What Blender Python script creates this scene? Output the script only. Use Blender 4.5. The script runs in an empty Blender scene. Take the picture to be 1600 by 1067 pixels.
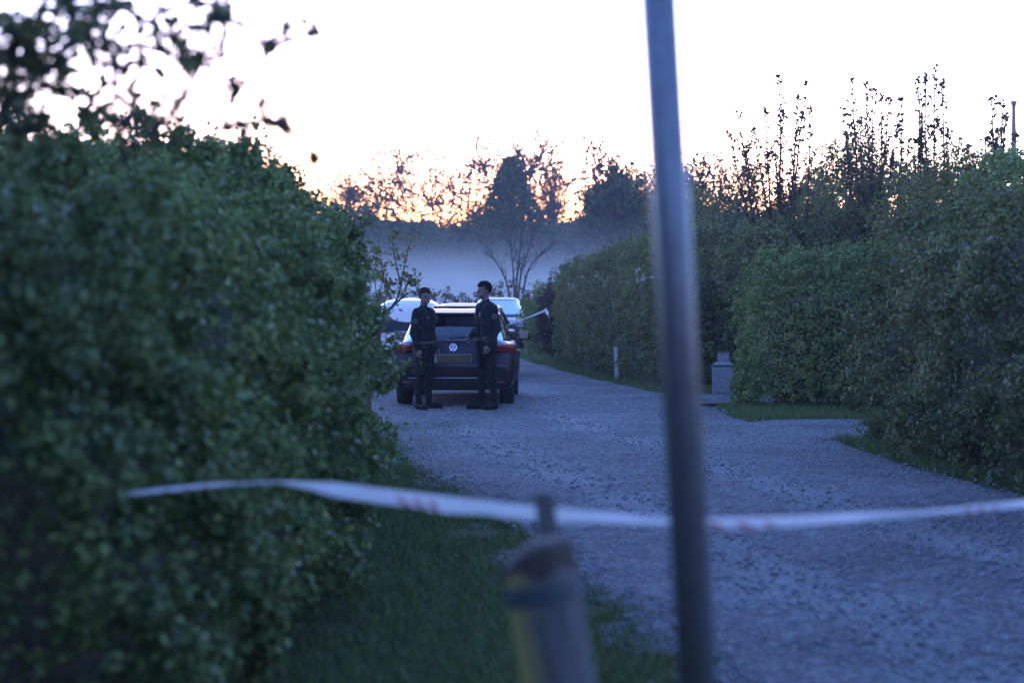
import bpy, bmesh, math, random
import numpy as np
from mathutils import Vector, Matrix

random.seed(7)
RNG = np.random.default_rng(7)
S = bpy.context.scene
C = S.collection
R = math.radians

# ------------------------------------------------------------------ camera, sky, sun, exposure
FPX, CAM_H, HOR = 2986.0, 1.65, 460.0          # focal length in photo pixels, eye height, horizon row
cam_d = bpy.data.cameras.new('camera')
cam = bpy.data.objects.new('camera', cam_d)
C.objects.link(cam)
S.camera = cam
cam.location = (0, 0, CAM_H)
cam.rotation_euler = (R(90), 0, 0)
cam_d.sensor_width = 36.0
cam_d.lens = 36.0 * FPX / 1600.0
cam_d.shift_y = -(533.5 - HOR) / 1600.0
cam_d.clip_start = 0.1
cam_d.clip_end = 3000.0
cam_d.dof.use_dof = True
cam_d.dof.focus_distance = 28.0
cam_d.dof.aperture_fstop = 1.9

SUN_EL, SUN_AZ = R(-0.9), R(-2.0)              # just set, straight ahead behind the trees
world = bpy.data.worlds.new('World')
S.world = world
world.use_nodes = True
wn = world.node_tree
bg = wn.nodes['Background']
sky = wn.nodes.new('ShaderNodeTexSky')
sky.sky_type = 'NISHITA'
sky.sun_disc = False
sky.sun_elevation = SUN_EL
sky.sun_rotation = SUN_AZ
sky.ozone_density = 3.0
sky.dust_density = 0.9
sky.air_density = 0.84
wb = wn.nodes.new('ShaderNodeMixRGB')              # the photograph's cool white balance, the same in every direction
wb.blend_type = 'MULTIPLY'
wb.inputs[0].default_value = 1.0
wb.inputs[2].default_value = (1.15, 0.99, 1.0, 1.0)
wn.links.new(sky.outputs[0], wb.inputs[1])
wn.links.new(wb.outputs[0], bg.inputs[0])
bg.inputs[1].default_value = 0.15

sun_d = bpy.data.lights.new('sun', 'SUN')
sun_d.energy = 0.004
sun_d.angle = R(4.0)
sun_d.color = (1.0, 0.62, 0.42)
sun = bpy.data.objects.new('sun', sun_d)
C.objects.link(sun)
sun.rotation_euler = (R(90) - SUN_EL, 0, R(180) - SUN_AZ)

S.view_settings.view_transform = 'Standard'
S.view_settings.look = 'None'
S.view_settings.gamma = 1.0
S.view_settings.exposure = 5.9
S.render.engine = 'CYCLES'
S.cycles.use_denoising = True
S.cycles.use_adaptive_sampling = False
S.cycles.max_bounces = 6
S.cycles.diffuse_bounces = 3
S.cycles.glossy_bounces = 3
S.cycles.transmission_bounces = 4
S.cycles.transparent_max_bounces = 8
S.cycles.volume_bounces = 1
S.cycles.sample_clamp_indirect = 2.0


def P(px, py, d):
    """the point d metres ahead of the lens that stands behind a pixel of the photograph"""
    return Vector(((px - 800.0) / FPX * d, d, CAM_H + (HOR - py) / FPX * d))


def G(px, py):
    """ground point (X, Y) behind a pixel"""
    d = CAM_H * FPX / (py - HOR)
    return ((px - 800.0) / FPX * d, d)


# ------------------------------------------------------------------ helpers: noise, meshes, objects
_LAT = RNG.random((32, 32, 32))


def vnoise(p, scale=1.0, seed=0.0):
    """smooth value noise in 0..1 for an (n,3) array"""
    q = np.asarray(p, float) * scale + np.array([seed * 7.31 + 100, seed * 3.17 + 100, seed * 5.77 + 100])
    i = np.floor(q).astype(int)
    f = q - i
    f = f * f * (3 - 2 * f)
    i0, i1 = i % 32, (i + 1) % 32
    out = 0
    for a in (0, 1):
        for b in (0, 1):
            for c in (0, 1):
                w = (f[:, 0] if a else 1 - f[:, 0]) * (f[:, 1] if b else 1 - f[:, 1]) * (f[:, 2] if c else 1 - f[:, 2])
                out = out + w * _LAT[(i1 if a else i0)[:, 0], (i1 if b else i0)[:, 1], (i1 if c else i0)[:, 2]]
    return out


def link(name, me, mat=None, parent=None, loc=None):
    o = bpy.data.objects.new(name, me)
    C.objects.link(o)
    if mat is not None and me is not None:
        me.materials.append(mat)
    if parent is not None:
        o.parent = parent
    if loc is not None:
        o.location = loc
    return o


def tag(o, label=None, cat=None, group=None, kind=None):
    if label:
        o['label'] = label
    if cat:
        o['category'] = cat
    if group:
        o['group'] = group
    if kind:
        o['kind'] = kind
    return o


def empty(name, loc=(0, 0, 0), rz=0.0):
    o = bpy.data.objects.new(name, None)
    C.objects.link(o)
    o.location = loc
    o.rotation_euler = (0, 0, rz)
    o.empty_display_size = 0.1
    return o


def mesh_np(name, verts, faces, smooth=False, tint=None):
    """verts (n,3), faces (m,k) all of one size"""
    me = bpy.data.meshes.new(name)
    verts = np.asarray(verts, np.float32)
    faces = np.asarray(faces, np.int32)
    m, k = faces.shape
    me.vertices.add(len(verts))
    me.vertices.foreach_set('co', verts.ravel())
    me.loops.add(m * k)
    me.loops.foreach_set('vertex_index', faces.ravel())
    me.polygons.add(m)
    me.polygons.foreach_set('loop_start', np.arange(0, m * k, k, dtype=np.int32))
    if smooth:
        me.polygons.foreach_set('use_smooth', np.ones(m, bool))
    if tint is not None:
        a = me.attributes.new('tint', 'FLOAT', 'POINT')
        a.data.foreach_set('value', np.asarray(tint, np.float32))
    me.update(calc_edges=True)
    return me


def mesh_pd(name, verts, faces, smooth=False):
    me = bpy.data.meshes.new(name)
    me.from_pydata([tuple(v) for v in verts], [], faces)
    if smooth:
        me.polygons.foreach_set('use_smooth', [True] * len(me.polygons))
    me.update()
    return me


def grid_faces(nu, nv, closed_v=False):
    i = np.arange(nu - 1)[:, None]
    j = np.arange(nv if closed_v else nv - 1)[None, :]
    j2 = (j + 1) % nv
    a, b, c, d = i * nv + j, (i + 1) * nv + j, (i + 1) * nv + j2, i * nv + j2
    return np.stack([a, b, c, d], -1).reshape(-1, 4)


def from_bm(name, bm, smooth=False, bevel=0.0, seg=2):
    if bevel > 0:
        bmesh.ops.bevel(bm, geom=bm.edges[:], offset=bevel, segments=seg, affect='EDGES', profile=0.6)
    bmesh.ops.recalc_face_normals(bm, faces=bm.faces[:])
    me = bpy.data.meshes.new(name)
    bm.to_mesh(me)
    bm.free()
    if smooth:
        me.polygons.foreach_set('use_smooth', [True] * len(me.polygons))
    return me


def bm_box(bm, c, s, rot=None):
    m = Matrix.Translation(Vector(c))
    if rot is not None:
        m = m @ rot
    m = m @ Matrix.Diagonal((s[0], s[1], s[2], 1))
    bmesh.ops.create_cube(bm, size=1.0, matrix=m)
    return bm


def box_mesh(name, c, s, bevel=0.0, rot=None, smooth=False, seg=2):
    return from_bm(name, bm_box(bmesh.new(), c, s, rot), smooth, bevel, seg)


class Tubes:
    """collects tapered tubes into one mesh"""

    def __init__(self, sides=5):
        self.v, self.f, self.n, self.k = [], [], 0, sides

    def add(self, pts, radii):
        pts = np.asarray(pts, float)
        radii = np.asarray(radii, float)
        n, k = len(pts), self.k
        d = np.gradient(pts, axis=0)
        d /= np.linalg.norm(d, axis=1)[:, None] + 1e-9
        ref = np.array([0.31, 0.87, 0.37])
        u = np.cross(d, ref)
        u /= np.linalg.norm(u, axis=1)[:, None] + 1e-9
        w = np.cross(d, u)
        a = np.arange(k) / k * 2 * math.pi
        ring = pts[:, None, :] + radii[:, None, None] * (np.cos(a)[None, :, None] * u[:, None, :] + np.sin(a)[None, :, None] * w[:, None, :])
        self.v.append(ring.reshape(-1, 3))
        self.f.append(grid_faces(n, k, True) + self.n)
        self.n += n * k

    def mesh(self, name):
        return mesh_np(name, np.concatenate(self.v), np.concatenate(self.f), smooth=True)


def leaves_mesh(name, cen, nrm, length, width, tint, droop=0.0, fold=0.25, rand=0.9):
    """folded four-corner leaves; nrm gives the mean facing direction"""
    n = len(cen)
    nn = nrm + rand * RNG.normal(size=(n, 3))
    nn /= np.linalg.norm(nn, axis=1)[:, None] + 1e-9
    t = RNG.normal(size=(n, 3)) + np.array([0, 0, -droop])
    d = t - (t * nn).sum(1)[:, None] * nn
    d /= np.linalg.norm(d, axis=1)[:, None] + 1e-9
    s = np.cross(nn, d)
    L = (length * (0.65 + 0.7 * RNG.random(n)))[:, None]
    W = L * (width / length)
    v = np.stack([cen - d * L * .5, cen + s * W * .5 + nn * W * fold - d * L * .05, cen + d * L * .5, cen - s * W * .5 + nn * W * fold - d * L * .05], 1).reshape(-1, 3)
    b = np.arange(n)[:, None] * 4
    f = np.concatenate([b + [[0, 1, 2]], b + [[0, 2, 3]]], 0)
    return mesh_np(name, v, f, tint=np.repeat(tint, 4))


def ev_copy(o, name):
    """apply the modifiers of o, replace it by a plain mesh, drop o"""
    dg = bpy.context.evaluated_depsgraph_get()
    me = bpy.data.meshes.new_from_object(o.evaluated_get(dg))
    me.name = name
    old = o.data
    bpy.data.objects.remove(o)
    bpy.data.meshes.remove(old)
    return me


# ------------------------------------------------------------------ materials
def new_mat(name):
    m = bpy.data.materials.new(name)
    m.use_nodes = True
    nt = m.node_tree
    return m, nt, nt.nodes['Principled BSDF']


def ramp(nt, fac, stops):
    r = nt.nodes.new('ShaderNodeValToRGB')
    e = r.color_ramp.elements
    e[0].position, e[0].color = stops[0][0], (*stops[0][1], 1)
    e[1].position, e[1].color = stops[-1][0], (*stops[-1][1], 1)
    for p, c in stops[1:-1]:
        x = e.new(p)
        x.color = (*c, 1)
    nt.links.new(fac, r.inputs[0])
    return r.outputs[0]


def noise(nt, scale, detail=4.0, rough=0.6, coord=None, dist=0.0):
    n = nt.nodes.new('ShaderNodeTexNoise')
    n.inputs['Scale'].default_value = scale
    n.inputs['Detail'].default_value = detail
    n.inputs['Roughness'].default_value = rough
    n.inputs['Distortion'].default_value = dist
    if coord is not None:
        nt.links.new(coord, n.inputs['Vector'])
    return n.outputs['Fac']


def coords(nt, kind='Object'):
    return nt.nodes.new('ShaderNodeTexCoord').outputs[kind]


def bump(nt, b, h, strength, dist):
    n = nt.nodes.new('ShaderNodeBump')
    n.inputs['Strength'].default_value = strength
    n.inputs['Distance'].default_value = dist
    nt.links.new(h, n.inputs['Height'])
    nt.links.new(n.outputs[0], b.inputs['Normal'])


def math_node(nt, op, a, b):
    n = nt.nodes.new('ShaderNodeMath')
    n.operation = op
    for i, x in enumerate((a, b)):
        if isinstance(x, (int, float)):
            n.inputs[i].default_value = x
        else:
            nt.links.new(x, n.inputs[i])
    return n.outputs[0]


def leaf_mat(name, stops, trans=0.25, rough=0.55, spec=0.3):
    m, nt, b = new_mat(name)
    at = nt.nodes.new('ShaderNodeAttribute')
    at.attribute_name = 'tint'
    col = ramp(nt, at.outputs['Fac'], stops)
    nt.links.new(col, b.inputs['Base Color'])
    b.inputs['Roughness'].default_value = rough
    b.inputs['Specular IOR Level'].default_value = spec
    tr = nt.nodes.new('ShaderNodeBsdfTranslucent')
    nt.links.new(col, tr.inputs[0])
    mx = nt.nodes.new('ShaderNodeMixShader')
    mx.inputs[0].default_value = trans
    nt.links.new(b.outputs[0], mx.inputs[1])
    nt.links.new(tr.outputs[0], mx.inputs[2])
    nt.links.new(mx.outputs[0], nt.nodes['Material Output'].inputs[0])
    return m


def plain(name, col, rough=0.5, metal=0.0, spec=0.5, var=0.0, scale=20.0, bstr=0.0, coat=0.0):
    m, nt, b = new_mat(name)
    b.inputs['Roughness'].default_value = rough
    b.inputs['Metallic'].default_value = metal
    b.inputs['Specular IOR Level'].default_value = spec
    b.inputs['Coat Weight'].default_value = coat
    b.inputs['Coat Roughness'].default_value = 0.06
    b.inputs['Base Color'].default_value = (*col, 1)
    if var or bstr:
        n = noise(nt, scale, 5, 0.65, coords(nt))
        if var:
            lo = tuple(c * (1 - var) for c in col)
            hi = tuple(min(1, c * (1 + var)) for c in col)
            nt.links.new(ramp(nt, n, [(0.25, lo), (0.75, hi)]), b.inputs['Base Color'])
        if bstr:
            bump(nt, b, n, bstr, 0.01)
    return m


def gravel_mat():
    m, nt, b = new_mat('gravel')
    co = coords(nt)
    vo = nt.nodes.new('ShaderNodeTexVoronoi')
    vo.inputs['Scale'].default_value = 44.0
    nt.links.new(co, vo.inputs['Vector'])
    big = noise(nt, 0.55, 5, 0.6, co)
    mid = noise(nt, 12.0, 6, 0.75, co)
    fine = noise(nt, 60.0, 3, 0.7, co)
    g = nt.nodes.new('ShaderNodeSeparateColor')
    nt.links.new(vo.outputs['Color'], g.inputs[0])
    f = math_node(nt, 'MULTIPLY', g.outputs[0], 0.30)
    f = math_node(nt, 'ADD', f, math_node(nt, 'MULTIPLY', mid, 0.58))
    f = math_node(nt, 'ADD', f, math_node(nt, 'MULTIPLY', big, 0.46))
    at = nt.nodes.new('ShaderNodeAttribute')
    at.attribute_name = 'tint'
    f = math_node(nt, 'ADD', f, math_node(nt, 'MULTIPLY', at.outputs['Fac'], 0.09))
    nt.links.new(ramp(nt, f, [(0.44, (0.020, 0.018, 0.018)), (0.57, (0.066, 0.064, 0.064)), (0.71, (0.135, 0.134, 0.133)), (0.90, (0.27, 0.27, 0.268))]), b.inputs['Base Color'])
    b.inputs['Roughness'].default_value = 0.9
    b.inputs['Specular IOR Level'].default_value = 0.25
    h = math_node(nt, 'ADD', math_node(nt, 'MULTIPLY', vo.outputs['Distance'], -0.9), math_node(nt, 'MULTIPLY', fine, 0.5))
    h = math_node(nt, 'ADD', h, math_node(nt, 'MULTIPLY', mid, 1.2))
    bump(nt, b, h, 0.9, 0.022)
    return m


def turf_mat():
    m, nt, b = new_mat('turf')
    co = coords(nt)
    n1 = noise(nt, 1.2, 6, 0.65, co)
    n2 = noise(nt, 35.0, 4, 0.7, co)
    f = math_node(nt, 'ADD', math_node(nt, 'MULTIPLY', n1, 0.6), math_node(nt, 'MULTIPLY', n2, 0.4))
    nt.links.new(ramp(nt, f, [(0.3, (0.022, 0.03, 0.012)), (0.5, (0.035, 0.055, 0.018)), (0.7, (0.06, 0.075, 0.03))]), b.inputs['Base Color'])
    b.inputs['Roughness'].default_value = 0.95
    b.inputs['Specular IOR Level'].default_value = 0.15
    bump(nt, b, n2, 0.8, 0.03)
    return m


def bark_mat(name, c1, c2):
    m, nt, b = new_mat(name)
    n = noise(nt, 14.0, 6, 0.7, coords(nt))
    nt.links.new(ramp(nt, n, [(0.3, c1), (0.7, c2)]), b.inputs['Base Color'])
    b.inputs['Roughness'].default_value = 0.9
    bump(nt, b, n, 0.6, 0.02)
    return m


def glass_mat(name, tint, refl=0.5):
    m, nt, b = new_mat(name)
    nt.nodes.remove(b)
    tr = nt.nodes.new('ShaderNodeBsdfTransparent')
    tr.inputs[0].default_value = (*tint, 1)
    gl = nt.nodes.new('ShaderNodeBsdfGlossy')
    gl.inputs['Roughness'].default_value = 0.04
    gl.inputs[0].default_value = (0.55, 0.57, 0.6, 1)
    fr = nt.nodes.new('ShaderNodeFresnel')
    fr.inputs[0].default_value = 1.52
    mx = nt.nodes.new('ShaderNodeMixShader')
    nt.links.new(math_node(nt, 'ADD', fr.outputs[0], refl * 0.03), mx.inputs[0])
    nt.links.new(tr.outputs[0], mx.inputs[1])
    nt.links.new(gl.outputs[0], mx.inputs[2])
    nt.links.new(mx.outputs[0], nt.nodes['Material Output'].inputs[0])
    return m


def wood_mat():
    m, nt, b = new_mat('weathered_wood')
    co = coords(nt)
    mp = nt.nodes.new('ShaderNodeMapping')
    mp.inputs['Scale'].default_value = (1, 1, 0.08)
    nt.links.new(co, mp.inputs[0])
    n = noise(nt, 60.0, 5, 0.7, mp.outputs[0])
    base = ramp(nt, n, [(0.3, (0.06, 0.055, 0.05)), (0.55, (0.15, 0.14, 0.13)), (0.8, (0.25, 0.235, 0.22))])
    sep = nt.nodes.new('ShaderNodeSeparateXYZ')            # yellow light on the left flank, painted into the wood colour
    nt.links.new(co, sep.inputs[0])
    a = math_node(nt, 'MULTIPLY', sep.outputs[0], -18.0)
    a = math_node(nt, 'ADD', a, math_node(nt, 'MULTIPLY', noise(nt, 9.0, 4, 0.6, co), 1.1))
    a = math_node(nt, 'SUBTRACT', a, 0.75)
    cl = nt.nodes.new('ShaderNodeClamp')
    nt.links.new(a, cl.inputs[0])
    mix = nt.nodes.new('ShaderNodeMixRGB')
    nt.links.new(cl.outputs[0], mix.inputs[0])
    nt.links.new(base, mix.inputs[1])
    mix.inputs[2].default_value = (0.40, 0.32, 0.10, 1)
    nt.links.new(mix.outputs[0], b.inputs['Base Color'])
    b.inputs['Roughness'].default_value = 0.8
    bump(nt, b, n, 0.5, 0.01)
    return m


GREEN = [(0.0, (0.07, 0.10, 0.030)), (0.45, (0.14, 0.19, 0.052)), (0.8, (0.20, 0.25, 0.065)), (1.0, (0.26, 0.26, 0.075))]
GREEN_B = [(0.0, (0.08, 0.088, 0.030)), (0.5, (0.165, 0.172, 0.050)), (0.85, (0.24, 0.225, 0.065)), (1.0, (0.24, 0.14, 0.07))]
OLIVE = [(0.0, (0.07, 0.052, 0.028)), (0.5, (0.13, 0.10, 0.045)), (1.0, (0.17, 0.12, 0.06))]
PURPLE = [(0.0, (0.03, 0.014, 0.015)), (0.5, (0.065, 0.026, 0.026)), (1.0, (0.11, 0.05, 0.04))]
DARKG = [(0.0, (0.045, 0.055, 0.026)), (0.5, (0.085, 0.10, 0.042)), (1.0, (0.12, 0.13, 0.055))]
M = {
    'gravel': gravel_mat(), 'turf': turf_mat(), 'stone': plain('loose_stone', (0.21, 0.208, 0.206), 0.9, var=0.35, scale=9.0),
    'grass': leaf_mat('grass_blade', [(0, (0.05, 0.08, 0.022)), (0.6, (0.10, 0.15, 0.036)), (1, (0.19, 0.19, 0.06))], 0.25),
    'beech': leaf_mat('hedge_leaf', GREEN, 0.22, 0.5), 'mixed': leaf_mat('mixed_hedge_leaf', GREEN_B, 0.22, 0.5),
    'olive': leaf_mat('bud_leaf', OLIVE, 0.3), 'purple': leaf_mat('purple_leaf', PURPLE, 0.2), 'darkg': leaf_mat('dark_leaf', DARKG, 0.2),
    'twig': plain('hedge_inside', (0.05, 0.042, 0.022), 0.95, var=0.6, scale=12, bstr=0.8),
    'bark': bark_mat('bark', (0.03, 0.025, 0.02), (0.085, 0.072, 0.06)),
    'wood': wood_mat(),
    'skin': plain('skin', (0.14, 0.085, 0.07), 0.55, var=0.12, scale=60), 'jacket': plain('navy_jacket', (0.007, 0.007, 0.010), 0.85, spec=0.25, var=0.35, scale=30, bstr=0.25),
    'trousers': plain('navy_trousers', (0.006, 0.006, 0.008), 0.9, spec=0.2, var=0.35, scale=30, bstr=0.25), 'boot': plain('black_boot', (0.004, 0.004, 0.004), 0.65, spec=0.2),
    'hair_d': plain('dark_hair', (0.007, 0.005, 0.004), 0.9, spec=0.1, var=0.5, scale=150, bstr=0.5), 'hair_r': plain('auburn_hair', (0.035, 0.008, 0.006), 0.9, spec=0.1, var=0.5, scale=150, bstr=0.5),
    'gear': plain('black_gear', (0.01, 0.01, 0.01), 0.5), 'gold': plain('gold_thread', (0.10, 0.075, 0.04), 0.6, var=0.3, scale=200), 'badge_blue': plain('badge_field', (0.02, 0.025, 0.05), 0.7),
    'grey_patch': plain('grey_patch', (0.08, 0.08, 0.085), 0.6),
    'aubergine': plain('aubergine_paint', (0.010, 0.005, 0.009), 0.35, 0.2, spec=0.25, coat=0.2), 'black_paint': plain('black_paint', (0.006, 0.006, 0.007), 0.35, 0.2, spec=0.25, coat=0.2),
    'white_paint': plain('white_paint', (0.75, 0.76, 0.76), 0.35, coat=0.6), 'dark_paint': plain('dark_blue_paint', (0.008, 0.009, 0.013), 0.35, 0.2, spec=0.3, coat=0.4),
    'glass': glass_mat('tinted_glass', (0.30, 0.33, 0.34)), 'screen': glass_mat('windscreen_glass', (0.5, 0.55, 0.55), 1.0),
    'trim': plain('black_trim', (0.008, 0.008, 0.008), 0.7, spec=0.2, var=0.2, scale=80), 'chrome': plain('chrome', (0.36, 0.36, 0.38), 0.25, 1.0),
    'tyre': plain('tyre_rubber', (0.012, 0.012, 0.012), 0.85, bstr=0.3, scale=40), 'rim': plain('alloy', (0.30, 0.30, 0.31), 0.35, 0.9),
    'red_lens': plain('red_lens', (0.17, 0.007, 0.010), 0.15, coat=0.6), 'clear_lens': plain('clear_lens', (0.12, 0.12, 0.13), 0.15, 0.2),
    'plate': plain('plate_cover', (0.085, 0.066, 0.02), 0.7), 'plate_white': plain('plate_white', (0.30, 0.30, 0.32), 0.5), 'seat': plain('seat_cloth', (0.02, 0.02, 0.022), 0.9),
    'pole': plain('galvanised_steel', (0.19, 0.185, 0.19), 0.36, 0.5, var=0.22, scale=35, bstr=0.15),
    'cabinet': plain('grey_cabinet', (0.17, 0.175, 0.19), 0.6, var=0.15, scale=18), 'cabinet_dark': plain('cabinet_joint', (0.03, 0.03, 0.035), 0.7),
    'pale_post': plain('pale_post_paint', (0.40, 0.40, 0.40), 0.7, var=0.25, scale=25), 'strap': plain('faded_blue_strap', (0.06, 0.08, 0.088), 0.6, var=0.3, scale=50),
    'steel_far': plain('mast_steel', (0.22, 0.16, 0.15), 0.6), 'brick': plain('chimney_brick', (0.22, 0.09, 0.07), 0.85, var=0.3, scale=6),
}


def tape_mat():
    m, nt, b = new_mat('barrier_tape')
    uv = coords(nt, 'UV')
    sep = nt.nodes.new('ShaderNodeSeparateXYZ')
    nt.links.new(uv, sep.inputs[0])
    # slanted red bars in blocks of three along a white film, u runs in metres
    u = math_node(nt, 'ADD', math_node(nt, 'SUBTRACT', sep.outputs[0], 0.25), math_node(nt, 'MULTIPLY', sep.outputs[1], 0.05))
    blk = math_node(nt, 'LESS_THAN', math_node(nt, 'FRACT', math_node(nt, 'MULTIPLY', u, 1.0 / 1.1), 0), 0.20)
    bar = math_node(nt, 'LESS_THAN', math_node(nt, 'FRACT', math_node(nt, 'MULTIPLY', u, 1.0 / 0.075), 0), 0.42)
    low = math_node(nt, 'LESS_THAN', sep.outputs[1], 0.62)
    k = math_node(nt, 'MULTIPLY', math_node(nt, 'MULTIPLY', blk, bar), low)
    mix = nt.nodes.new('ShaderNodeMixRGB')
    nt.links.new(k, mix.inputs[0])
    mix.inputs[1].default_value = (0.82, 0.82, 0.83, 1)
    mix.inputs[2].default_value = (0.50, 0.13, 0.15, 1)
    nt.links.new(mix.outputs[0], b.inputs['Base Color'])
    b.inputs['Roughness'].default_value = 0.35
    tr = nt.nodes.new('ShaderNodeBsdfTranslucent')
    nt.links.new(mix.outputs[0], tr.inputs[0])
    mx = nt.nodes.new('ShaderNodeMixShader')
    mx.inputs[0].default_value = 0.35
    nt.links.new(b.outputs[0], mx.inputs[1])
    nt.links.new(tr.outputs[0], mx.inputs[2])
    nt.links.new(mx.outputs[0], nt.nodes['Material Output'].inputs[0])
    return m


M['tape'] = tape_mat()
M['end_grain'] = plain('rotten_end_grain', (0.075, 0.055, 0.04), 0.9, var=0.5, scale=40, bstr=0.5)

# ------------------------------------------------------------------ ground and gravel
gx = np.concatenate([np.linspace(-450, -14, 8), np.linspace(-12, 12, 25), np.linspace(14, 450, 8)])
gy = np.concatenate([np.linspace(-60, 0, 5), np.linspace(1, 60, 60), np.linspace(64, 800, 14)])
XX, YY = np.meshgrid(gx, gy, indexing='ij')
gv = np.stack([XX, YY, np.zeros_like(XX)], -1).reshape(-1, 3)
ground = link('ground', mesh_np('ground', gv, grid_faces(len(gx), len(gy))), M['turf'])
tag(ground, kind='structure')


def interp_edge(pts, d):
    pts = np.array(pts)
    return np.interp(d, pts[:, 1], pts[:, 0])


LEFT = [(2.1, -4), (1.35, 4), (0.86, 7), G(1045, 1045), G(955, 955), G(900, 925), G(800, 832), G(722, 782), G(660, 745), (-1.15, 19.0), (-1.55, 21), (-2.2, 24), (-2.7, 30), (-3.0, 38), (-3.8, 46), (-6.5, 54), (-12, 62)]
RIGHT = [(5.5, -4), (4.9, 5), (4.5, 10), G(1600, 775), G(1480, 742), G(1345, 700), (3.55, 23.0), G(1200, 662), (3.0, 26.3), (2.75, 30), G(1000, 606), G(890, 582), G(806, 556), (-2.0, 57), (-7.5, 66)]


def strip(name, d0, d1, lefts, rights, nu, nv, lift=0.040, edge=0.078, seed=0, rut=True):
    d = np.linspace(d0, d1, nv) if d0 > 15 else d0 + (d1 - d0) * np.linspace(0, 1, nv) ** 1.5
    u = np.linspace(0, 1, nu)
    L, Rr = interp_edge(lefts, d) - 0.35, interp_edge(rights, d) + 0.35
    X = L[None, :] + (Rr - L)[None, :] * u[:, None]
    Y = np.broadcast_to(d[None, :], X.shape)
    p = np.stack([X, Y, 0 * X], -1).reshape(-1, 3)
    n1 = vnoise(p, 0.7, 1 + seed) - .5
    n2 = vnoise(p, 3.1, 2 + seed) - .5
    n3 = vnoise(p, 11.0, 3 + seed) - .5
    w = (Rr - L)[None, :] * np.ones_like(X)
    e = np.minimum(X - L[None, :], Rr[None, :] - X).reshape(-1)
    z = lift + 0.030 * n1 + 0.020 * n2 + 0.010 * n3
    fall = np.clip(1 - e / 0.7, 0, 1)
    z = z - fall * (edge + 0.12 * (vnoise(p, 2.2, 6 + seed) - .5) + 0.06 * (vnoise(p, 8.0, 8 + seed) - .5))
    # two compacted wheel tracks, a looser crown between them and stones thrown to the edges
    cxr = (0.55 * L + 0.45 * Rr)[None, :] + 0.25 * np.sin(d / 5.0)[None, :]
    tr = np.exp(-((np.abs(X - cxr) - 0.78) / 0.30) ** 2).reshape(-1) if rut else np.zeros(len(p))
    tr = tr * (0.5 + vnoise(p, 0.5, 21 + seed))
    p[:, 2] = z - 0.014 * tr
    return link(name, mesh_np(name, p, grid_faces(nu, nv)[:, ::-1], smooth=True, tint=tr), M['gravel'])


tag(strip('gravel_road', -3, 64, LEFT, RIGHT, 70, 420), kind='structure')
tag(strip('driveway', 21.2, 24.6, [(3.0, 21), (3.0, 25)], [(9.5, 21), (9.5, 25)], 60, 40, 0.045, 0.08, 4, False), kind='structure')
tag(strip('garden_path', 28.2, 31.0, [(2.3, 28), (2.2, 31)], [(6.0, 28), (6.0, 31)], 40, 40, 0.045, 0.08, 5, False), kind='structure')

# loose stones on the road
n = 18000
d = 6.2 + 24 * RNG.random(n) ** 1.6
a, b_ = interp_edge(LEFT, d), interp_edge(RIGHT, d)
x = a + (b_ - a) * RNG.random(n)
sz = 0.006 + 0.019 * RNG.random(n) ** 3
cen = np.stack([x, d, np.zeros(n)], 1)
z = 0.040 + 0.030 * (vnoise(cen, 0.7, 1) - .5) + 0.020 * (vnoise(cen, 3.1, 2) - .5)
cen[:, 2] = z + sz * 0.05
octv = np.array([[1, 0, 0], [0, 1, 0], [-1, 0, 0], [0, -1, 0], [0, 0, .7], [0, 0, -.7]], float)
octf = np.array([[0, 1, 4], [1, 2, 4], [2, 3, 4], [3, 0, 4], [1, 0, 5], [2, 1, 5], [3, 2, 5], [0, 3, 5]])
ang = RNG.random(n) * 6.28
rot = np.zeros((n, 3, 3))
rot[:, 0, 0], rot[:, 0, 1], rot[:, 1, 0], rot[:, 1, 1], rot[:, 2, 2] = np.cos(ang), -np.sin(ang), np.sin(ang), np.cos(ang), 1
v = np.einsum('nij,nkj->nki', rot, octv[None] * (0.7 + 0.6 * RNG.random((n, 6, 1)))) * sz[:, None, None] + cen[:, None, :]
f = (octf[None] + (np.arange(n) * 6)[:, None, None]).reshape(-1, 3)
st = link('loose_gravel', mesh_np('loose_gravel', v.reshape(-1, 3), f), M['stone'])
tag(st, 'loose grey stones scattered over the gravel road', 'gravel', kind='stuff')


def blades(name, xy, hmin, hmax, label):
    n = len(xy)
    h = hmin + (hmax - hmin) * RNG.random(n) ** 1.5
    base = np.concatenate([xy, -0.01 + np.zeros((n, 1))], 1)
    an = RNG.random(n) * 6.28
    s = np.stack([np.cos(an), np.sin(an), 0 * an], 1) * (0.004 + 0.004 * RNG.random(n))[:, None]
    lean = RNG.normal(size=(n, 2)) * 0.45
    tip = base + np.concatenate([lean * h[:, None], h[:, None]], 1)
    v = np.stack([base - s, base + s, tip], 1).reshape(-1, 3)
    f = np.arange(3 * n).reshape(-1, 3)
    t = np.repeat(np.clip(RNG.normal(.45, .25, n), 0, 1), 3)
    return tag(link(name, mesh_np(name, v, f, tint=t), M['grass']), label, 'grass', kind='stuff')


def verge(d0, d1, fx0, fx1, n, pw=1.0):
    d = d0 + (d1 - d0) * RNG.random(n) ** pw
    x0, x1 = fx0(d), fx1(d)
    return np.stack([x0 + (x1 - x0) * RNG.random(n), d], 1)


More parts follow.
